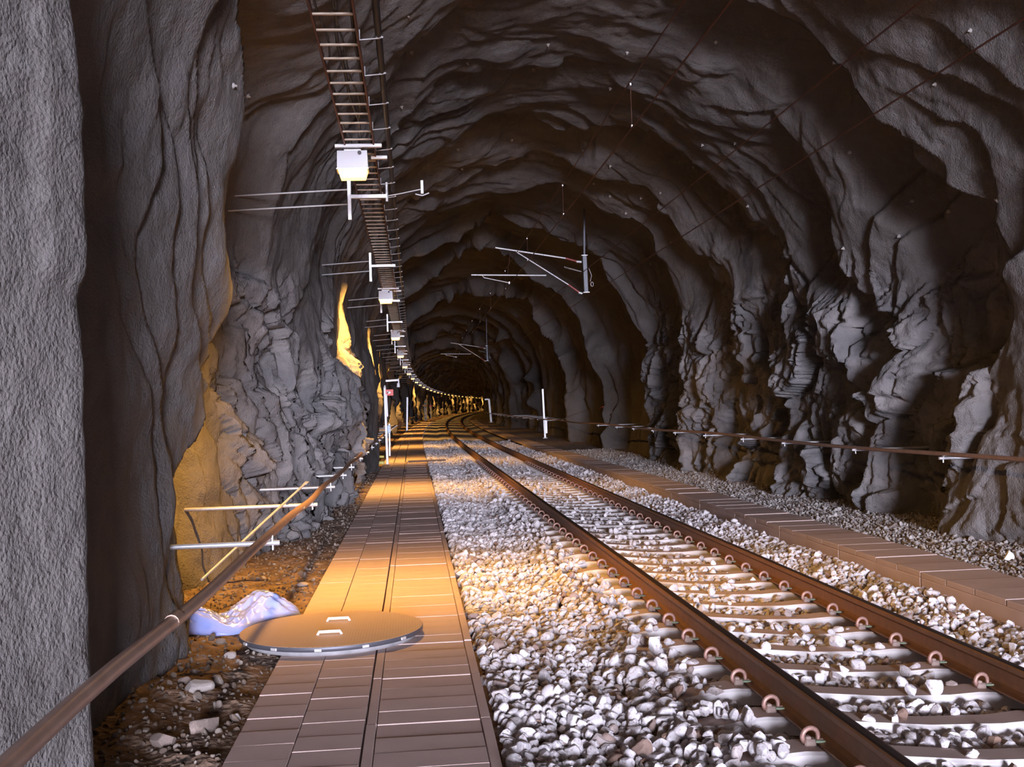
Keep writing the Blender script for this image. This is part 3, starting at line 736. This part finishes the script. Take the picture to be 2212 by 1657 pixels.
# ------------------------------------------------------------------ crumpled plastic sheet
def plastic_bag():
    n, k = 90, 60; u, v = np.meshgrid(np.linspace(-1, 1, n), np.linspace(-1, 1, k), indexing='ij')
    ax = .52 * (1 + .12 * perlin(v * 2, u * 2, 82)); wv = .22 * (1 + .3 * np.sin(u * 3.1 + 1)) * np.sqrt(np.clip(1 - np.abs(u) ** 4, 0, 1)) + .01
    X = u * .52; Y = v * wv + .10 * u + .05 * np.sin(u * 5)
    env = np.clip(1 - v ** 2, 0, 1) ** .55 * np.clip(1 - u ** 6, 0, 1) ** .5
    lump = .085 + .085 * np.exp(-((u - .45) / .3) ** 2) + .055 * np.exp(-((u + .68) / .22) ** 2) - .03 * np.exp(-((u + .2) / .15) ** 2)
    fold = .028 * (1 - 2 * np.abs(perlin(u * 3.2 + v, v * 2.2 + u, 83))) + .014 * (1 - 2 * np.abs(perlin(u * 8, v * 6, 84)))
    Z = env * (lump + fold)
    P = np.stack([X, Y, Z], -1)
    me = grid_mesh('plastic_sheet', P, M['bag'], None, None, flip=False)
    bm = bmesh.new(); bm.from_mesh(me); bd = [e_ for e_ in bm.edges if e_.is_boundary]
    bmesh.ops.holes_fill(bm, edges=bd, sides=0); bmesh.ops.recalc_face_normals(bm, faces=bm.faces)
    for f_ in bm.faces: f_.smooth = True
    bm.to_mesh(me); bm.free()
    return me
p = at_z(512, 1352, -.02)
bag = link('plastic_sheet', plastic_bag(), None, (p[0], p[1], dirt_z(p[0], p[1]) - .012), (0, 0, .34)); bag.scale = (1.02, 1.15, 1.25)
tag(bag, 'crumpled pale blue plastic sheet on the earth against the round cover', 'plastic sheet')

# ------------------------------------------------------------------ handrails
def bracket(parent, base, x_tip, x_wall, y, z, r, hang=.05, plate=True):
    b = MB(); dx = 1 if x_tip > x_wall else -1
    b.tube([(x_wall - base[0], y - base[1], z - base[2]), (x_tip - base[0], y - base[1], z - base[2])], r, 8)
    o = b.build('bracket', M['galv'], parent)
    e_ = MB(); e_.box((x_tip - dx * .05 - base[0], y - base[1], z + .03 - base[2]), (.012, .035, .05), None, .002)
    e_.tube([(x_tip - dx * .05 - base[0], y - base[1], z - base[2]), (x_tip - dx * .05 - base[0], y - base[1], z - hang - base[2])], .009, 6)
    e_.build('bracket_bolt', M['galv'], o)
    return o
HX, HZ = -1.05, .805
hb = (HX, 2.0, HZ)
hr = empty('handrail', hb); tag(hr, 'long brown pipe handrail on galvanised arms along the paved footpath', 'handrail')
ys = np.concatenate([np.arange(1.0, 32, .5), np.arange(32, 110, 2.0)])
MB().tube([(float(off(q)) + .012 * math.sin(q * 1.3), q - 2.0, .006 * math.sin(q * 2.1)) for q in ys], .031, 12).build('rail_pipe', M['pipe'], hr)
for q in (4.9, 9.9, 14.9, 19.9): MB().tube([(0, q - .06 - 2, 0), (0, q + .06 - 2, 0)], .0325, 12).build('pipe_coupling', M['pipe'], hr)
LB = [(592, 1168), (677, 1090), (716, 1041), (742, 1009), (760, 993), (779, 973)]
lby = [float(at_x(a, b, HX + .03)[1]) for a, b in LB]
while lby[-1] < 60: lby.append(lby[-1] + 3.0)
def wall_x(y, z, left=True):
    i = int(np.argmin(np.abs(S - y))); rng = range(0, SEGN[0]) if left else range(SP.shape[1] - SEGN[2], SP.shape[1])
    j = min(rng, key=lambda q: abs(PZ[q] - z)); return float(SP[i, j, 0])
for q in lby: bracket(hr, hb, HX + .07 + float(off(q)), wall_x(q, .74) - .05, q, HZ - .055, .019)
q3 = lby[2]; a = Vector(at_x(658, 1046, HX - .10)); b = Vector(at_x(436, 1252, -1.72))
st_ = MB(); st_.tube([tuple(a - Vector(hb)), tuple(b - Vector(hb))], .012, 8); st_.beam(tuple(a - Vector(hb)), tuple(a + (b - a).normalized() * -.09 - Vector(hb)), .04, .012, .002); st_.build('brace_rod', M['galv'], hr)
a2 = Vector(at_x(652, 1098, HX + .02)); b2 = Vector(at_x(560, 1180, HX - .05)); st_ = MB(); st_.tube([tuple(a2 - Vector(hb)), tuple(b2 - Vector(hb))], .010, 8); st_.beam(tuple(a2 - Vector(hb)), tuple(a2 + (b2 - a2).normalized() * -.08 - Vector(hb)), .04, .012, .002); st_.build('brace_rod', M['galv'], hr)

RX, RZ = 6.0, .95
rb = (RX, 4.0, RZ)
hr2 = empty('handrail', rb); tag(hr2, 'long rusty pipe handrail on short white arms along the craggy wall', 'handrail')
ys = np.concatenate([np.arange(4, 60, 1.0), np.arange(60, 150, 2.0)])
MB().tube([(float(off(q)), q - 4.0, -.02 * math.sin(q * .5)) for q in ys], .026, 8).build('rail_pipe', M['pipe'], hr2)
RB = [(2030, 992), (1842, 975), (1690, 962), (1601, 952), (1520, 943), (1455, 936), (1408, 932), (1366, 929), (1330, 926), (1290, 921)]
for a, b in RB:
    q = float(at_x(a, b, RX - .04)[1]); bracket(hr2, rb, RX - .05 + float(off(q)), wall_x(q, .92, False) + .1, q, RZ - .045, .017)
for q in np.arange(50, 110, 4.0): bracket(hr2, rb, RX - .05 + float(off(q)), wall_x(q, .92, False) + .1, q, RZ - .045, .017)

# ------------------------------------------------------------------ cable tray, cable, brackets, lamps
TX0, TX1, TZ = -.565, -.295, 4.20
SEC = 6.3
def tray_section(y0, first):
    t = empty('cable_tray', ((TX0 + TX1) / 2 + float(off(y0 + SEC / 2)), y0, TZ))
    tag(t, 'rusty ladder cable tray section hanging along the upper wall', 'cable tray', 'ladder cable tray sections in a line')
    ang = math.atan2(float(off(y0 + SEC) - off(y0)), SEC); t.rotation_euler = (0, 0, -ang)
    if first: return t
    return t
SIDE = MB().box((0, SEC / 2, 0), (.014, SEC - .01, .062), None, .003).mesh('side_rail', M['tray'])
RUNG = MB().box((0, 0, -.012), (.262, .022, .016), None, .003).mesh('rung', M['rung'])
k = 0; y = 1.2
while y < 200:
    t = tray_section(y, k == 0)
    link('side_rail', SIDE, t, (TX0 - (TX0 + TX1) / 2, 0, 0)); link('side_rail', SIDE, t, (TX1 - (TX0 + TX1) / 2, 0, 0))
    if y < 70:
        for j in range(21): link('rung', RUNG, t, (0, .15 + .3 * j, 0))
    y += SEC; k += 1
for i, (dx, amp, ph, r_, z_, lb) in enumerate(((-.10, .020, 0, .008, .010, 'thin black cable wandering along the left side of the ladder tray'), (.005, .016, 1.7, .014, .016, 'thick black cable lying in the middle of the ladder tray'), (.035, .022, 3.1, .008, .010, 'thin black cable next to the thick one in the ladder tray'), (.115, .006, 2.0, .012, .014, 'black cable hugging the inner side rail of the ladder tray'))):
    ys = np.concatenate([np.arange(1.2, 40, .25), np.arange(40, 200, 2.0)])
    tag(MB().tube([((TX0 + TX1) / 2 + dx + float(off(q)) + amp * math.sin(q * 1.9 + ph) + amp * .6 * math.sin(q * 4.3 + ph * 2), q, TZ + z_) for q in ys], r_, 6).build('tray_cable', M['cable']), lb, 'cable')
fc = empty('feeder_cable', (-.155, 1.2, TZ + .01)); tag(fc, 'thick black cable carried on small arms beside the ladder tray', 'cable')
ys = np.concatenate([np.arange(1.2, 60, .2), np.arange(60, 200, 2.0)])
def sag(q): return -.012 * abs(math.sin((q - 7.5) / .81 * math.pi))
MB().tube([(float(off(q)), q - 1.2, sag(q)) for q in ys], .024, 8).build('cable_sheath', M['cable'], fc)
q = 7.5 - .81 * 7
while q < 60:
    b = MB(); x0 = TX1 + .012 - (-.155); b.tube([(x0, q - 1.2, .03), (x0, q - 1.2, -.04), (.0, q - 1.2, -.028), (.03, q - 1.2, -.02)], .0055, 6)
    b.box((0, q - 1.2, -.006), (.045, .022, .046), None, .004)
    ob = b.build('cable_arm', M['galvdull'], fc); ob.location.x = float(off(q)); q += .81

BORD = ['first', 'second', 'third', 'fourth', 'fifth', 'sixth', 'seventh', 'eighth', 'ninth', 'tenth']
def wall_bracket(y, sensor=False):
    o = float(off(y)); t = empty('tray_bracket', (-.66 + o, y, TZ - .06))
    z_ = TZ - .06
    MB().box((0, 0, -.02), (.045, .045, .50), None, .004).build('upright', M['galv'], t)
    MB().box((.22, 0, 0), (.42, .05, .045), None, .004).build('cross_arm', M['galv'], t)
    for dz in (.085, -.085):
        i = int(np.argmin(np.abs(S - y))); j = min(range(SEGN[0], SEGN[0] + 130), key=lambda q: abs(SP[i, q, 2] - (z_ + dz - .04)))
        xw = float(SP[i, j, 0]) - .05
        MB().tube([(xw - (-.66 + o), .03, dz - .05), (0, 0, dz)], .011, 8).build('wall_rod', M['galvdull'], t)
    if sensor:
        b = MB(); b.tube([(.42, 0, 0), (.60, 0, .03), (.83, 0, .075)], .007, 6); b.box((.84, 0, .10), (.035, .03, .16), None, .004); b.tube([(.76, 0, .02), (.84, 0, .0), (.92, 0, .03)], .009, 6); b.build('sensor_arm', M['galvdull'], t)
        b = MB(); b.tube([(.43, 0, -.06), (.43, 0, .16)], .018, 8); b.build('clamp', M['galv'], t)
    return t
y = 12.9; k = 0
while y < 190:
    t = wall_bracket(y, k == 0)
    nm = 'the tray arm carrying a small sensor' if k == 0 else 'bracket'
    if k == 0: tag(t, 'galvanised tray bracket with a thin arm carrying a small sensor', 'bracket')
    elif k <= 10: tag(t, 'galvanised tray bracket with two wall rods, %s after the one carrying a sensor' % BORD[k - 1], 'bracket', 'wall brackets of the cable tray')
    else: tag(t, 'tiny galvanised tray bracket far along the curving tray', 'bracket', 'wall brackets of the cable tray')
    y += SEC; k += 1

BARM = MB().box((0, 0, 0), (.44, .05, .032), None, .004).mesh('mount_bar', M['white'])
BARS = MB().box((0, 0, 0), (.16, .05, .032), None, .004).mesh('mount_bar', M['white'])
def lamp_body():
    b = MB(); v = [(-.145, -.11, .0), (.145, -.11, .0), (.145, .11, .0), (-.145, .11, .0), (-.14, -.10, .165), (.14, -.10, .165), (.14, .10, .165), (-.14, .10, .165)]
    b.add(v, [(3, 2, 1, 0), (4, 5, 6, 7), (0, 1, 5, 4), (1, 2, 6, 5), (2, 3, 7, 6), (3, 0, 4, 7)]); return b.mesh('housing', M['housing'])
def lamp_lens():
    b = MB(); v = [(-.14, -.105, 0), (.14, -.105, 0), (.14, .105, 0), (-.14, .105, 0), (-.115, -.075, -.085), (.115, -.075, -.085), (.115, .075, -.085), (-.115, .075, -.085)]
    b.add(v, [(0, 1, 2, 3), (7, 6, 5, 4), (4, 5, 1, 0), (5, 6, 2, 1), (6, 7, 3, 2), (7, 4, 0, 3)]); return b.mesh('lens', M['lens'])
HOUSE, LENS = lamp_body(), lamp_lens()
FRAME = MB().box((0, -.108, -.006), (.30, .012, .014)).box((0, .108, -.006), (.30, .012, .014)).box((.145, 0, -.006), (.012, .22, .014)).box((-.145, 0, -.006), (.012, .22, .014)).mesh('lens_frame', M['galvdull'])
LUG = MB().box((0, 0, .18), (.16, .06, .03), None, .003).mesh('hanger', M['white'])
KNOB = MB().tube([(.07, -.103, .14), (.07, -.13, .14)], .018, 10).mesh('cable_gland', M['cable'])
ORD = ['first', 'second', 'third', 'fourth', 'fifth', 'sixth', 'seventh', 'eighth', 'ninth', 'tenth', 'eleventh', 'twelfth']
for k in [0, -1, -2] + list(range(1, 28)):
    y = 10.6 + 12.6 * k; o = float(off(y))
    t = empty('flood_lamp', (-.50 + o, y, TZ - .245))
    if k == 0: tag(t, 'glowing orange floodlight in a white box above the round cover', 'lamp')
    elif 1 <= k <= 10: tag(t, 'glowing orange floodlight under the tray, %s after the one above the round cover' % ORD[k - 1], 'lamp', 'sodium floodlights in a line')
    elif k < 0: tag(t, 'orange floodlight under the tray over the footpath before the round cover', 'lamp', 'sodium floodlights in a line')
    else: tag(t, 'tiny glowing floodlight in the far end of the curving lamp line', 'lamp', 'sodium floodlights in a line')
    hs = link('housing', HOUSE, t); link('lens', LENS, t); link('lens_frame', FRAME, t); link('hanger', LUG, t); link('cable_gland', KNOB, hs)
    link('mount_bar', BARM, t, (.06, -.08, .212)); link('mount_bar', BARS, t, (.24, .42, .212)); 
    ld = bpy.data.lights.new('sodium_light', 'AREA'); ld.shape = 'RECTANGLE'; ld.size = .22; ld.size_y = .14; ld.energy = LAMP_W; ld.spread = math.radians(166); ld.color = (1.0, .50, .10)
    ld.use_nodes = True; nt = ld.node_tree; em = nt.nodes['Emission']        # cross-beam floodlight: wide across the track, narrow along it
    ge = nt.nodes.new('ShaderNodeNewGeometry'); sx = nt.nodes.new('ShaderNodeSeparateXYZ'); nt.links.new(ge.outputs['Incoming'], sx.inputs[0])
    ab = nt.nodes.new('ShaderNodeMath'); ab.operation = 'ABSOLUTE'; nt.links.new(sx.outputs['Y'], ab.inputs[0])
    mr = nt.nodes.new('ShaderNodeMapRange'); mr.interpolation_type = 'SMOOTHSTEP'
    for kk, vv in (('From Min', .16), ('From Max', .88), ('To Min', 1.0), ('To Max', .04)): mr.inputs[kk].default_value = vv
    nt.links.new(ab.outputs[0], mr.inputs['Value']); nt.links.new(mr.outputs['Result'], em.inputs['Strength'])
    lo = bpy.data.objects.new('sodium_light', ld); COL.objects.link(lo); lo.parent = t; lo.location = (0, 0, -.095); lo.rotation_euler = (0, 0, 0)
    l2 = ld.copy(); l2.size = .10; l2.size_y = .05; l2.energy = LAMP_W * .30; l2.spread = math.radians(140)      # extra light added beside the glass to brighten the near wall recess
    lo2 = bpy.data.objects.new('added_side_light', l2); COL.objects.link(lo2); lo2.parent = t; lo2.location = (-.152, 0, -.06); lo2.rotation_euler = (0, math.radians(52), 0)

# ------------------------------------------------------------------ overhead line
def wire(name, x, z, r, label, y1=160):
    ys = np.concatenate([np.arange(0, 60, 2.0), np.arange(60, y1, 4.0)])
    return tag(MB().tube([(x + float(off(q)), q, z) for q in ys], r, 5).build(name, M['wire']), label, 'wire')
CZ, MZ, WX = 4.98, 5.54, 2.74
wire('contact_wire', WX, CZ, .010, 'thin red brown contact wire over the middle of the track')
mw = empty('messenger_wire', (WX, 0, MZ)); tag(mw, 'thin messenger wire with short vertical droppers above the contact wire', 'wire')
ys = np.concatenate([np.arange(0, 60, 2.0), np.arange(60, 160, 4.0)])
MB().tube([(float(off(q)), q, 0) for q in ys], .009, 5).build('strand', M['wire'], mw)
for q in [7.4] + [13.2 + 6.15 * i for i in range(14)]:
    if abs(q - 29) < 1.5: continue
    o = float(off(q)); b = MB(); b.tube([(o, q, 0), (o, q, CZ - MZ)], .003, 5); d = b.build('dropper', M['wire'], mw)
    b = MB()
    for zz in (-.03, CZ - MZ + .02): b.box((o, q, zz), (.022, .03, .035), None, .004)
    b.build('dropper_clamp', M['galv'], d)
wire('feeder_wire', 4.55, CAM[2] + 4.55 / 1.33, .010, 'thin overhead wire on the craggy wall side, higher of the two')
wire('feeder_wire', 5.0, CAM[2] + 5.0 / 1.68, .010, 'thin overhead wire on the craggy wall side, lower of the two')
def ceil_z(x, y):
    i = int(np.argmin(np.abs(S - y))); row = SP[i, SEGN[0]:SEGN[0] + SEGN[1]]; j = int(np.argmin(np.abs(row[:, 0] - x))); return float(row[j, 2])
def catenary(Y, sc, label):
    """cantilever traced at 29 m; the next one is the same thing further on"""
    def T(px, py):
        p = at_y(px, py, 29.0); return Vector((p[0] - 4.40, p[1] - 29.0, p[2] - 5.0))
    o = float(off(Y)); t = empty('catenary_cantilever', (4.40 + o, Y, 5.0)); tag(t, label, 'cantilever')
    zc = ceil_z(4.4 + o, Y) - 5.0
    top, bot = T(1262, 552), T(1266, 632)
    MB().beam(tuple(bot), tuple(top), .13, .11, .008).build('drop_post', M['post'], t)
    b = MB(); b.beam(tuple(top - Vector((0, 0, .05))), (top.x + .05, .0, zc + .12), .05, .05, .004); b.build('ceiling_stem', M['darksteel'], t)
    b = MB(); b.box(tuple(bot), (.17, .15, .02), None, .003); b.box(tuple(top), (.17, .15, .02), None, .003); b.build('end_plate', M['galv'], t)
    tt = MB(); tt.tube([tuple(T(1070, 535)), tuple(T(1222, 558))], .024, 8); tt.build('top_tube', M['galv'], t)
    ins = MB(); a, b_ = T(1222, 558), T(1247, 565); n_ = 9
    pts = [a.lerp(b_, i / (2 * n_)) for i in range(2 * n_ + 1)]; ins.tube([tuple(p_) for p_ in pts], [.035 if i % 2 else .018 for i in range(2 * n_ + 1)], 8); ins.build('insulator', M['insul'], t)
    ff = MB(); ff.tube([tuple(T(1245, 565)), tuple(T(1256, 566))], .035, 8); ff.tube([tuple(T(1250, 632)), tuple(T(1258, 634))], .035, 8); ff.build('insulator_fitting', M['galv'], t)
    dg = MB(); dg.tube([tuple(T(1115, 544)), tuple(T(1228, 615))], .018, 8); dg.build('diagonal_tube', M['galv'], t)
    ins = MB(); a, b_ = T(1228, 615), T(1252, 632); pts = [a.lerp(b_, i / (2 * n_)) for i in range(2 * n_ + 1)]
    ins.tube([tuple(p_) for p_ in pts], [.035 if i % 2 else .018 for i in range(2 * n_ + 1)], 8); ins.build('insulator', M['insul'], t)
    rg_ = MB(); rg_.tube([tuple(T(1018, 594)), tuple(T(1180, 595))], .022, 8); rg_.build('registration_tube', M['galv'], t)
    hg = MB()
    for (a_, b_) in (((1103, 541), (1096, 593)), ((1160, 572), (1172, 595))): hg.tube([tuple(T(*a_)), tuple(T(*b_))], .004, 5)
    hg.build('hanger_wire', M['wire'], t)
    sa = MB(); sa.tube([tuple(T(1042, 596)), tuple(T(1046, 600)), tuple(T(1100, 611))], .012, 6); sa.box(tuple(T(1100, 611)), (.03, .03, .06)); sa.build('steady_arm', M['galv'], t)
    sp = MB(); a, b_ = T(1219, 577), T(1256, 587)
    sp.tube([tuple(a.lerp(b_, i / 40) + Vector((0, .02 * math.cos(i * 1.6), .02 * math.sin(i * 1.6)))) for i in range(41)], .006, 5); sp.tube([tuple(a), tuple(b_)], .005, 5); sp.build('spring', M['galv'], t)
    ch = MB(); ch.tube([tuple(T(1272, 580)), tuple(T(1278, 595)), tuple(T(1275, 608))], .007, 5)
    c_ = T(1279, 614); ch.tube([(c_.x + .035 * math.cos(q_), 0, c_.z + .06 * math.sin(q_)) for q_ in np.linspace(0, 6.283, 13)], .008, 5); ch.build('earth_link', M['galv'], t)
    return t
catenary(29.0, 1, 'grey tube cantilever with red insulators on a drop post under the vault')
catenary(72.0, 1, 'distant tube cantilever deeper in the tunnel beyond the first one')

# ------------------------------------------------------------------ emergency post, distant poles and signs
P0 = at_z(837, 1003, 0.0); PYY = float(P0[1])
def TP(px, py, dy=0.0): q_ = at_y(px, py, PYY + dy); return (q_[0] - P0[0], q_[1] - PYY, q_[2])
ep = empty('emergency_post', (P0[0], PYY, 0)); tag(ep, 'white post with a small red sign and lamp arm standing by the footpath', 'post')
MB().beam((0, 0, 0), TP(831, 838), .095, .07, .01).build('column', M['white'], ep)
MB().tube([TP(831, 838), TP(831.5, 832)], [.045, .008], 8).build('column_tip', M['white'], ep)
MB().beam(TP(842, 985, -.02), TP(841, 915, -.02), .05, .05, .008).build('side_profile', M['galv'], ep)
MB().beam(TP(837, 900, -.03), TP(834.5, 852, -.03), .09, .05, .008).build('light_tube', M['white'], ep)
MB().beam(TP(833, 823), TP(861, 821), .055, .06, .006).build('lamp_arm', M['white'], ep)
lm = MB(); a = TP(861, 822); lm.tube([a, (a[0], a[1], a[2] - .09)], .022, 8); lm.tube([(a[0] - .01, a[1], a[2] - .08), (a[0] - .01, a[1], a[2] - .2)], [.04, .055], 10); lm.tube([(a[0], a[1], a[2]), (a[0], a[1], a[2] + .07)], .014, 6); lm.build('hanging_lamp', M['white'], ep)
a = TP(841.5, 848, -.05); sg = MB().box(a, (.23, .02, .19), None, .004).build('sign_plate', M['red'], ep)
sy = MB(); n = 14
sy.add([(a[0] - .02 + .055 * math.cos(q_), a[1] - .013, a[2] + .035 * math.sin(q_)) for q_ in np.linspace(0, 2 * math.pi, n, endpoint=False)], [tuple(range(n))]); sy.add([(a[0] - .085, a[1] - .013, a[2] + .02), (a[0] - .05, a[1] - .013, a[2] + .05), (a[0] - .02, a[1] - .013, a[2] + .03), (a[0] - .06, a[1] - .013, a[2] - .03)], [(0, 3, 2, 1)])
sy.build('sign_symbol', M['white'], sg)
a = TP(840.5, 927, -.06); bx_ = MB().box(a, (.10, .10, .24), None, .02).build('phone_box', M['blue'], ep); MB().box((a[0] + .03, a[1] - .06, a[2]), (.02, .03, .16), None, .006).build('handset', M['white'], bx_)
MB().beam(TP(842, 945, -.04), TP(843, 962, -.04), .03, .03, .004).build('side_handle', M['white'], ep)
for (a, b, lb) in (((815, 1000), (829, 999), 'lower yellow box at the wall behind the white post'), ((815, 987), (829, 986), 'upper yellow box at the wall behind the white post')):
    c_ = at_y((a[0] + b[0]) / 2, (a[1] + b[1]) / 2, PYY - .4); tag(MB().box((0, 0, 0), (.22, .3, .09 if a[1] > 990 else .06), None, .01).build('yellow_box', M['yellow'], None, tuple(c_)), lb, 'box')

def pole(px_b, py_b, py_t, px_t, Y, w, name, label, arm=None, mt='galv'):
    a = at_y(px_b, py_b, Y); b = at_y(px_t, py_t, Y); z_ = float(floor_z(np.array(a[0] - float(off(Y)))))
    t = empty(name, (a[0], Y, z_)); tag(t, label, 'pole')
    MB().beam((0, 0, 0), (b[0] - a[0], 0, b[2] - z_), w, w, .01).build('shaft', M[mt], t)
    MB().box((0, 0, .02), (w * 2.2, w * 2.2, .04), None, .005).build('foot', M['galvdull'], t)
    if arm: c_ = at_y(*arm, Y); MB().beam((b[0] - a[0], 0, b[2] - z_ - .02), (c_[0] - a[0], 0, c_[2] - z_), w * .7, w * .7, .005).build('arm', M[mt], t)
    return t
t = pole(1177, 934, 840, 1172, 55.0, .10, 'wall_pole', 'pale grey pole standing in front of the far right ribs')
MB().box((.05, -.08, .62), (.14, .10, .75), None, .01).build('lower_sleeve', M['galv'], t)
pole(1061, 907, 862, 1056, 112.0, .20, 'wall_pole', 'distant pale pole with a short arm near the bend', (1047, 863))
pole(879, 926, 858, 880, 84.0, .13, 'wall_pole', 'slim grey pole beside the path beyond the emergency post')
for (px, py, Y, w, h, mt, lb, nm) in ((920, 868, 145, .44, .29, 'orange', 'small distant orange sign on a post, upper of a pair', 'sign'), (917, 876, 142, .52, .22, 'orange', 'wide distant orange sign on a post, lower of a pair', 'sign'), (930, 877, 165, .32, .21, 'red', 'tiny distant red sign on a post', 'sign')):
    c_ = at_y(px, py, Y); z_ = float(floor_z(np.array(c_[0] - float(off(Y))))); t = empty('trackside_sign', (c_[0], Y, z_)); tag(t, lb, 'sign')
    MB().box((0, -.06, c_[2] - z_), (w, .03, h), None, .004).build('plate', M[mt], t); MB().box((0, 0, (c_[2] - z_ + .3) / 2), (.09, .09, c_[2] - z_ + .3), None, .004).build('post', M['galvdull'], t)
c_ = at_z(905, 998, .0); pk = MB().box((0, 0, 0), (1.15, .14, .05), None, .004); tag(pk.build('dark_bar', M['darkbar'], None, (c_[0] + .25, c_[1], .03), (0, 0, .04)), 'dark flat plank lying across the path near the white post', 'bar')  # flat dark piece laid across the path

# ------------------------------------------------------------------ rock bolts in the vault, paint mark
BOLTS = [(1802, 128), (1838, 330), (1944, 278), (1964, 436), (2052, 460), (2150, 432), (1945, 510), (1552, 92), (1358, 118), (1585, 315), (1494, 362), (1426, 418), (1518, 318), (1614, 448), (1820, 543), (2022, 178), (2090, 62), (1858, 36), (1180, 98), (1156, 155), (1315, 195), (1006, 140), (890, 115), (1108, 308), (994, 327), (1198, 349), (1280, 402), (1316, 428), (1380, 432), (1003, 367), (1347, 465), (1320, 364), (875, 28), (866, 235), (540, 205), (500, 190), (1402, 575), (1450, 520), (1066, 508), (1092, 582)]
for px, py in BOLTS:
    p, n = surf_at(px, py); Y = p[1]
    s_ = .014 + .0004 * Y
    nm = 'ceiling' if cut1 else 'ceiling'
    par = SHELL['ceiling'] if p[2] > 3.4 else (SHELL['wall_left'] if p[0] < 2.4 else SHELL['wall_right'])
    q_ = Vector(n).to_track_quat('Z', 'Y').to_euler()
    b = MB(); b.lathe([(0, s_ * 1.9), (s_ * .5, s_ * 1.9), (s_ * .6, s_ * .8), (s_ * 1.3, s_ * .55), (s_ * 1.5, -s_)], n=10)
    b.build('rock_bolt', M['bolt'], par, tuple(p), q_)
p, n = surf_at(1290, 884); p2, n2 = surf_at(1298, 882)
b = MB(); d = Vector(n) * .012; A_ = Vector(p) + d; B_ = Vector(p2) + Vector(n2) * .012
b.tube([tuple(A_ + Vector((0, 0, -.06))), tuple((A_ + B_) / 2 + Vector((0, 0, .02))), tuple(B_ + Vector((0, 0, .05)))], [.012, .03, .015], 6)
b.build('paint_mark', M['redpaint'], SHELL['wall_right'])
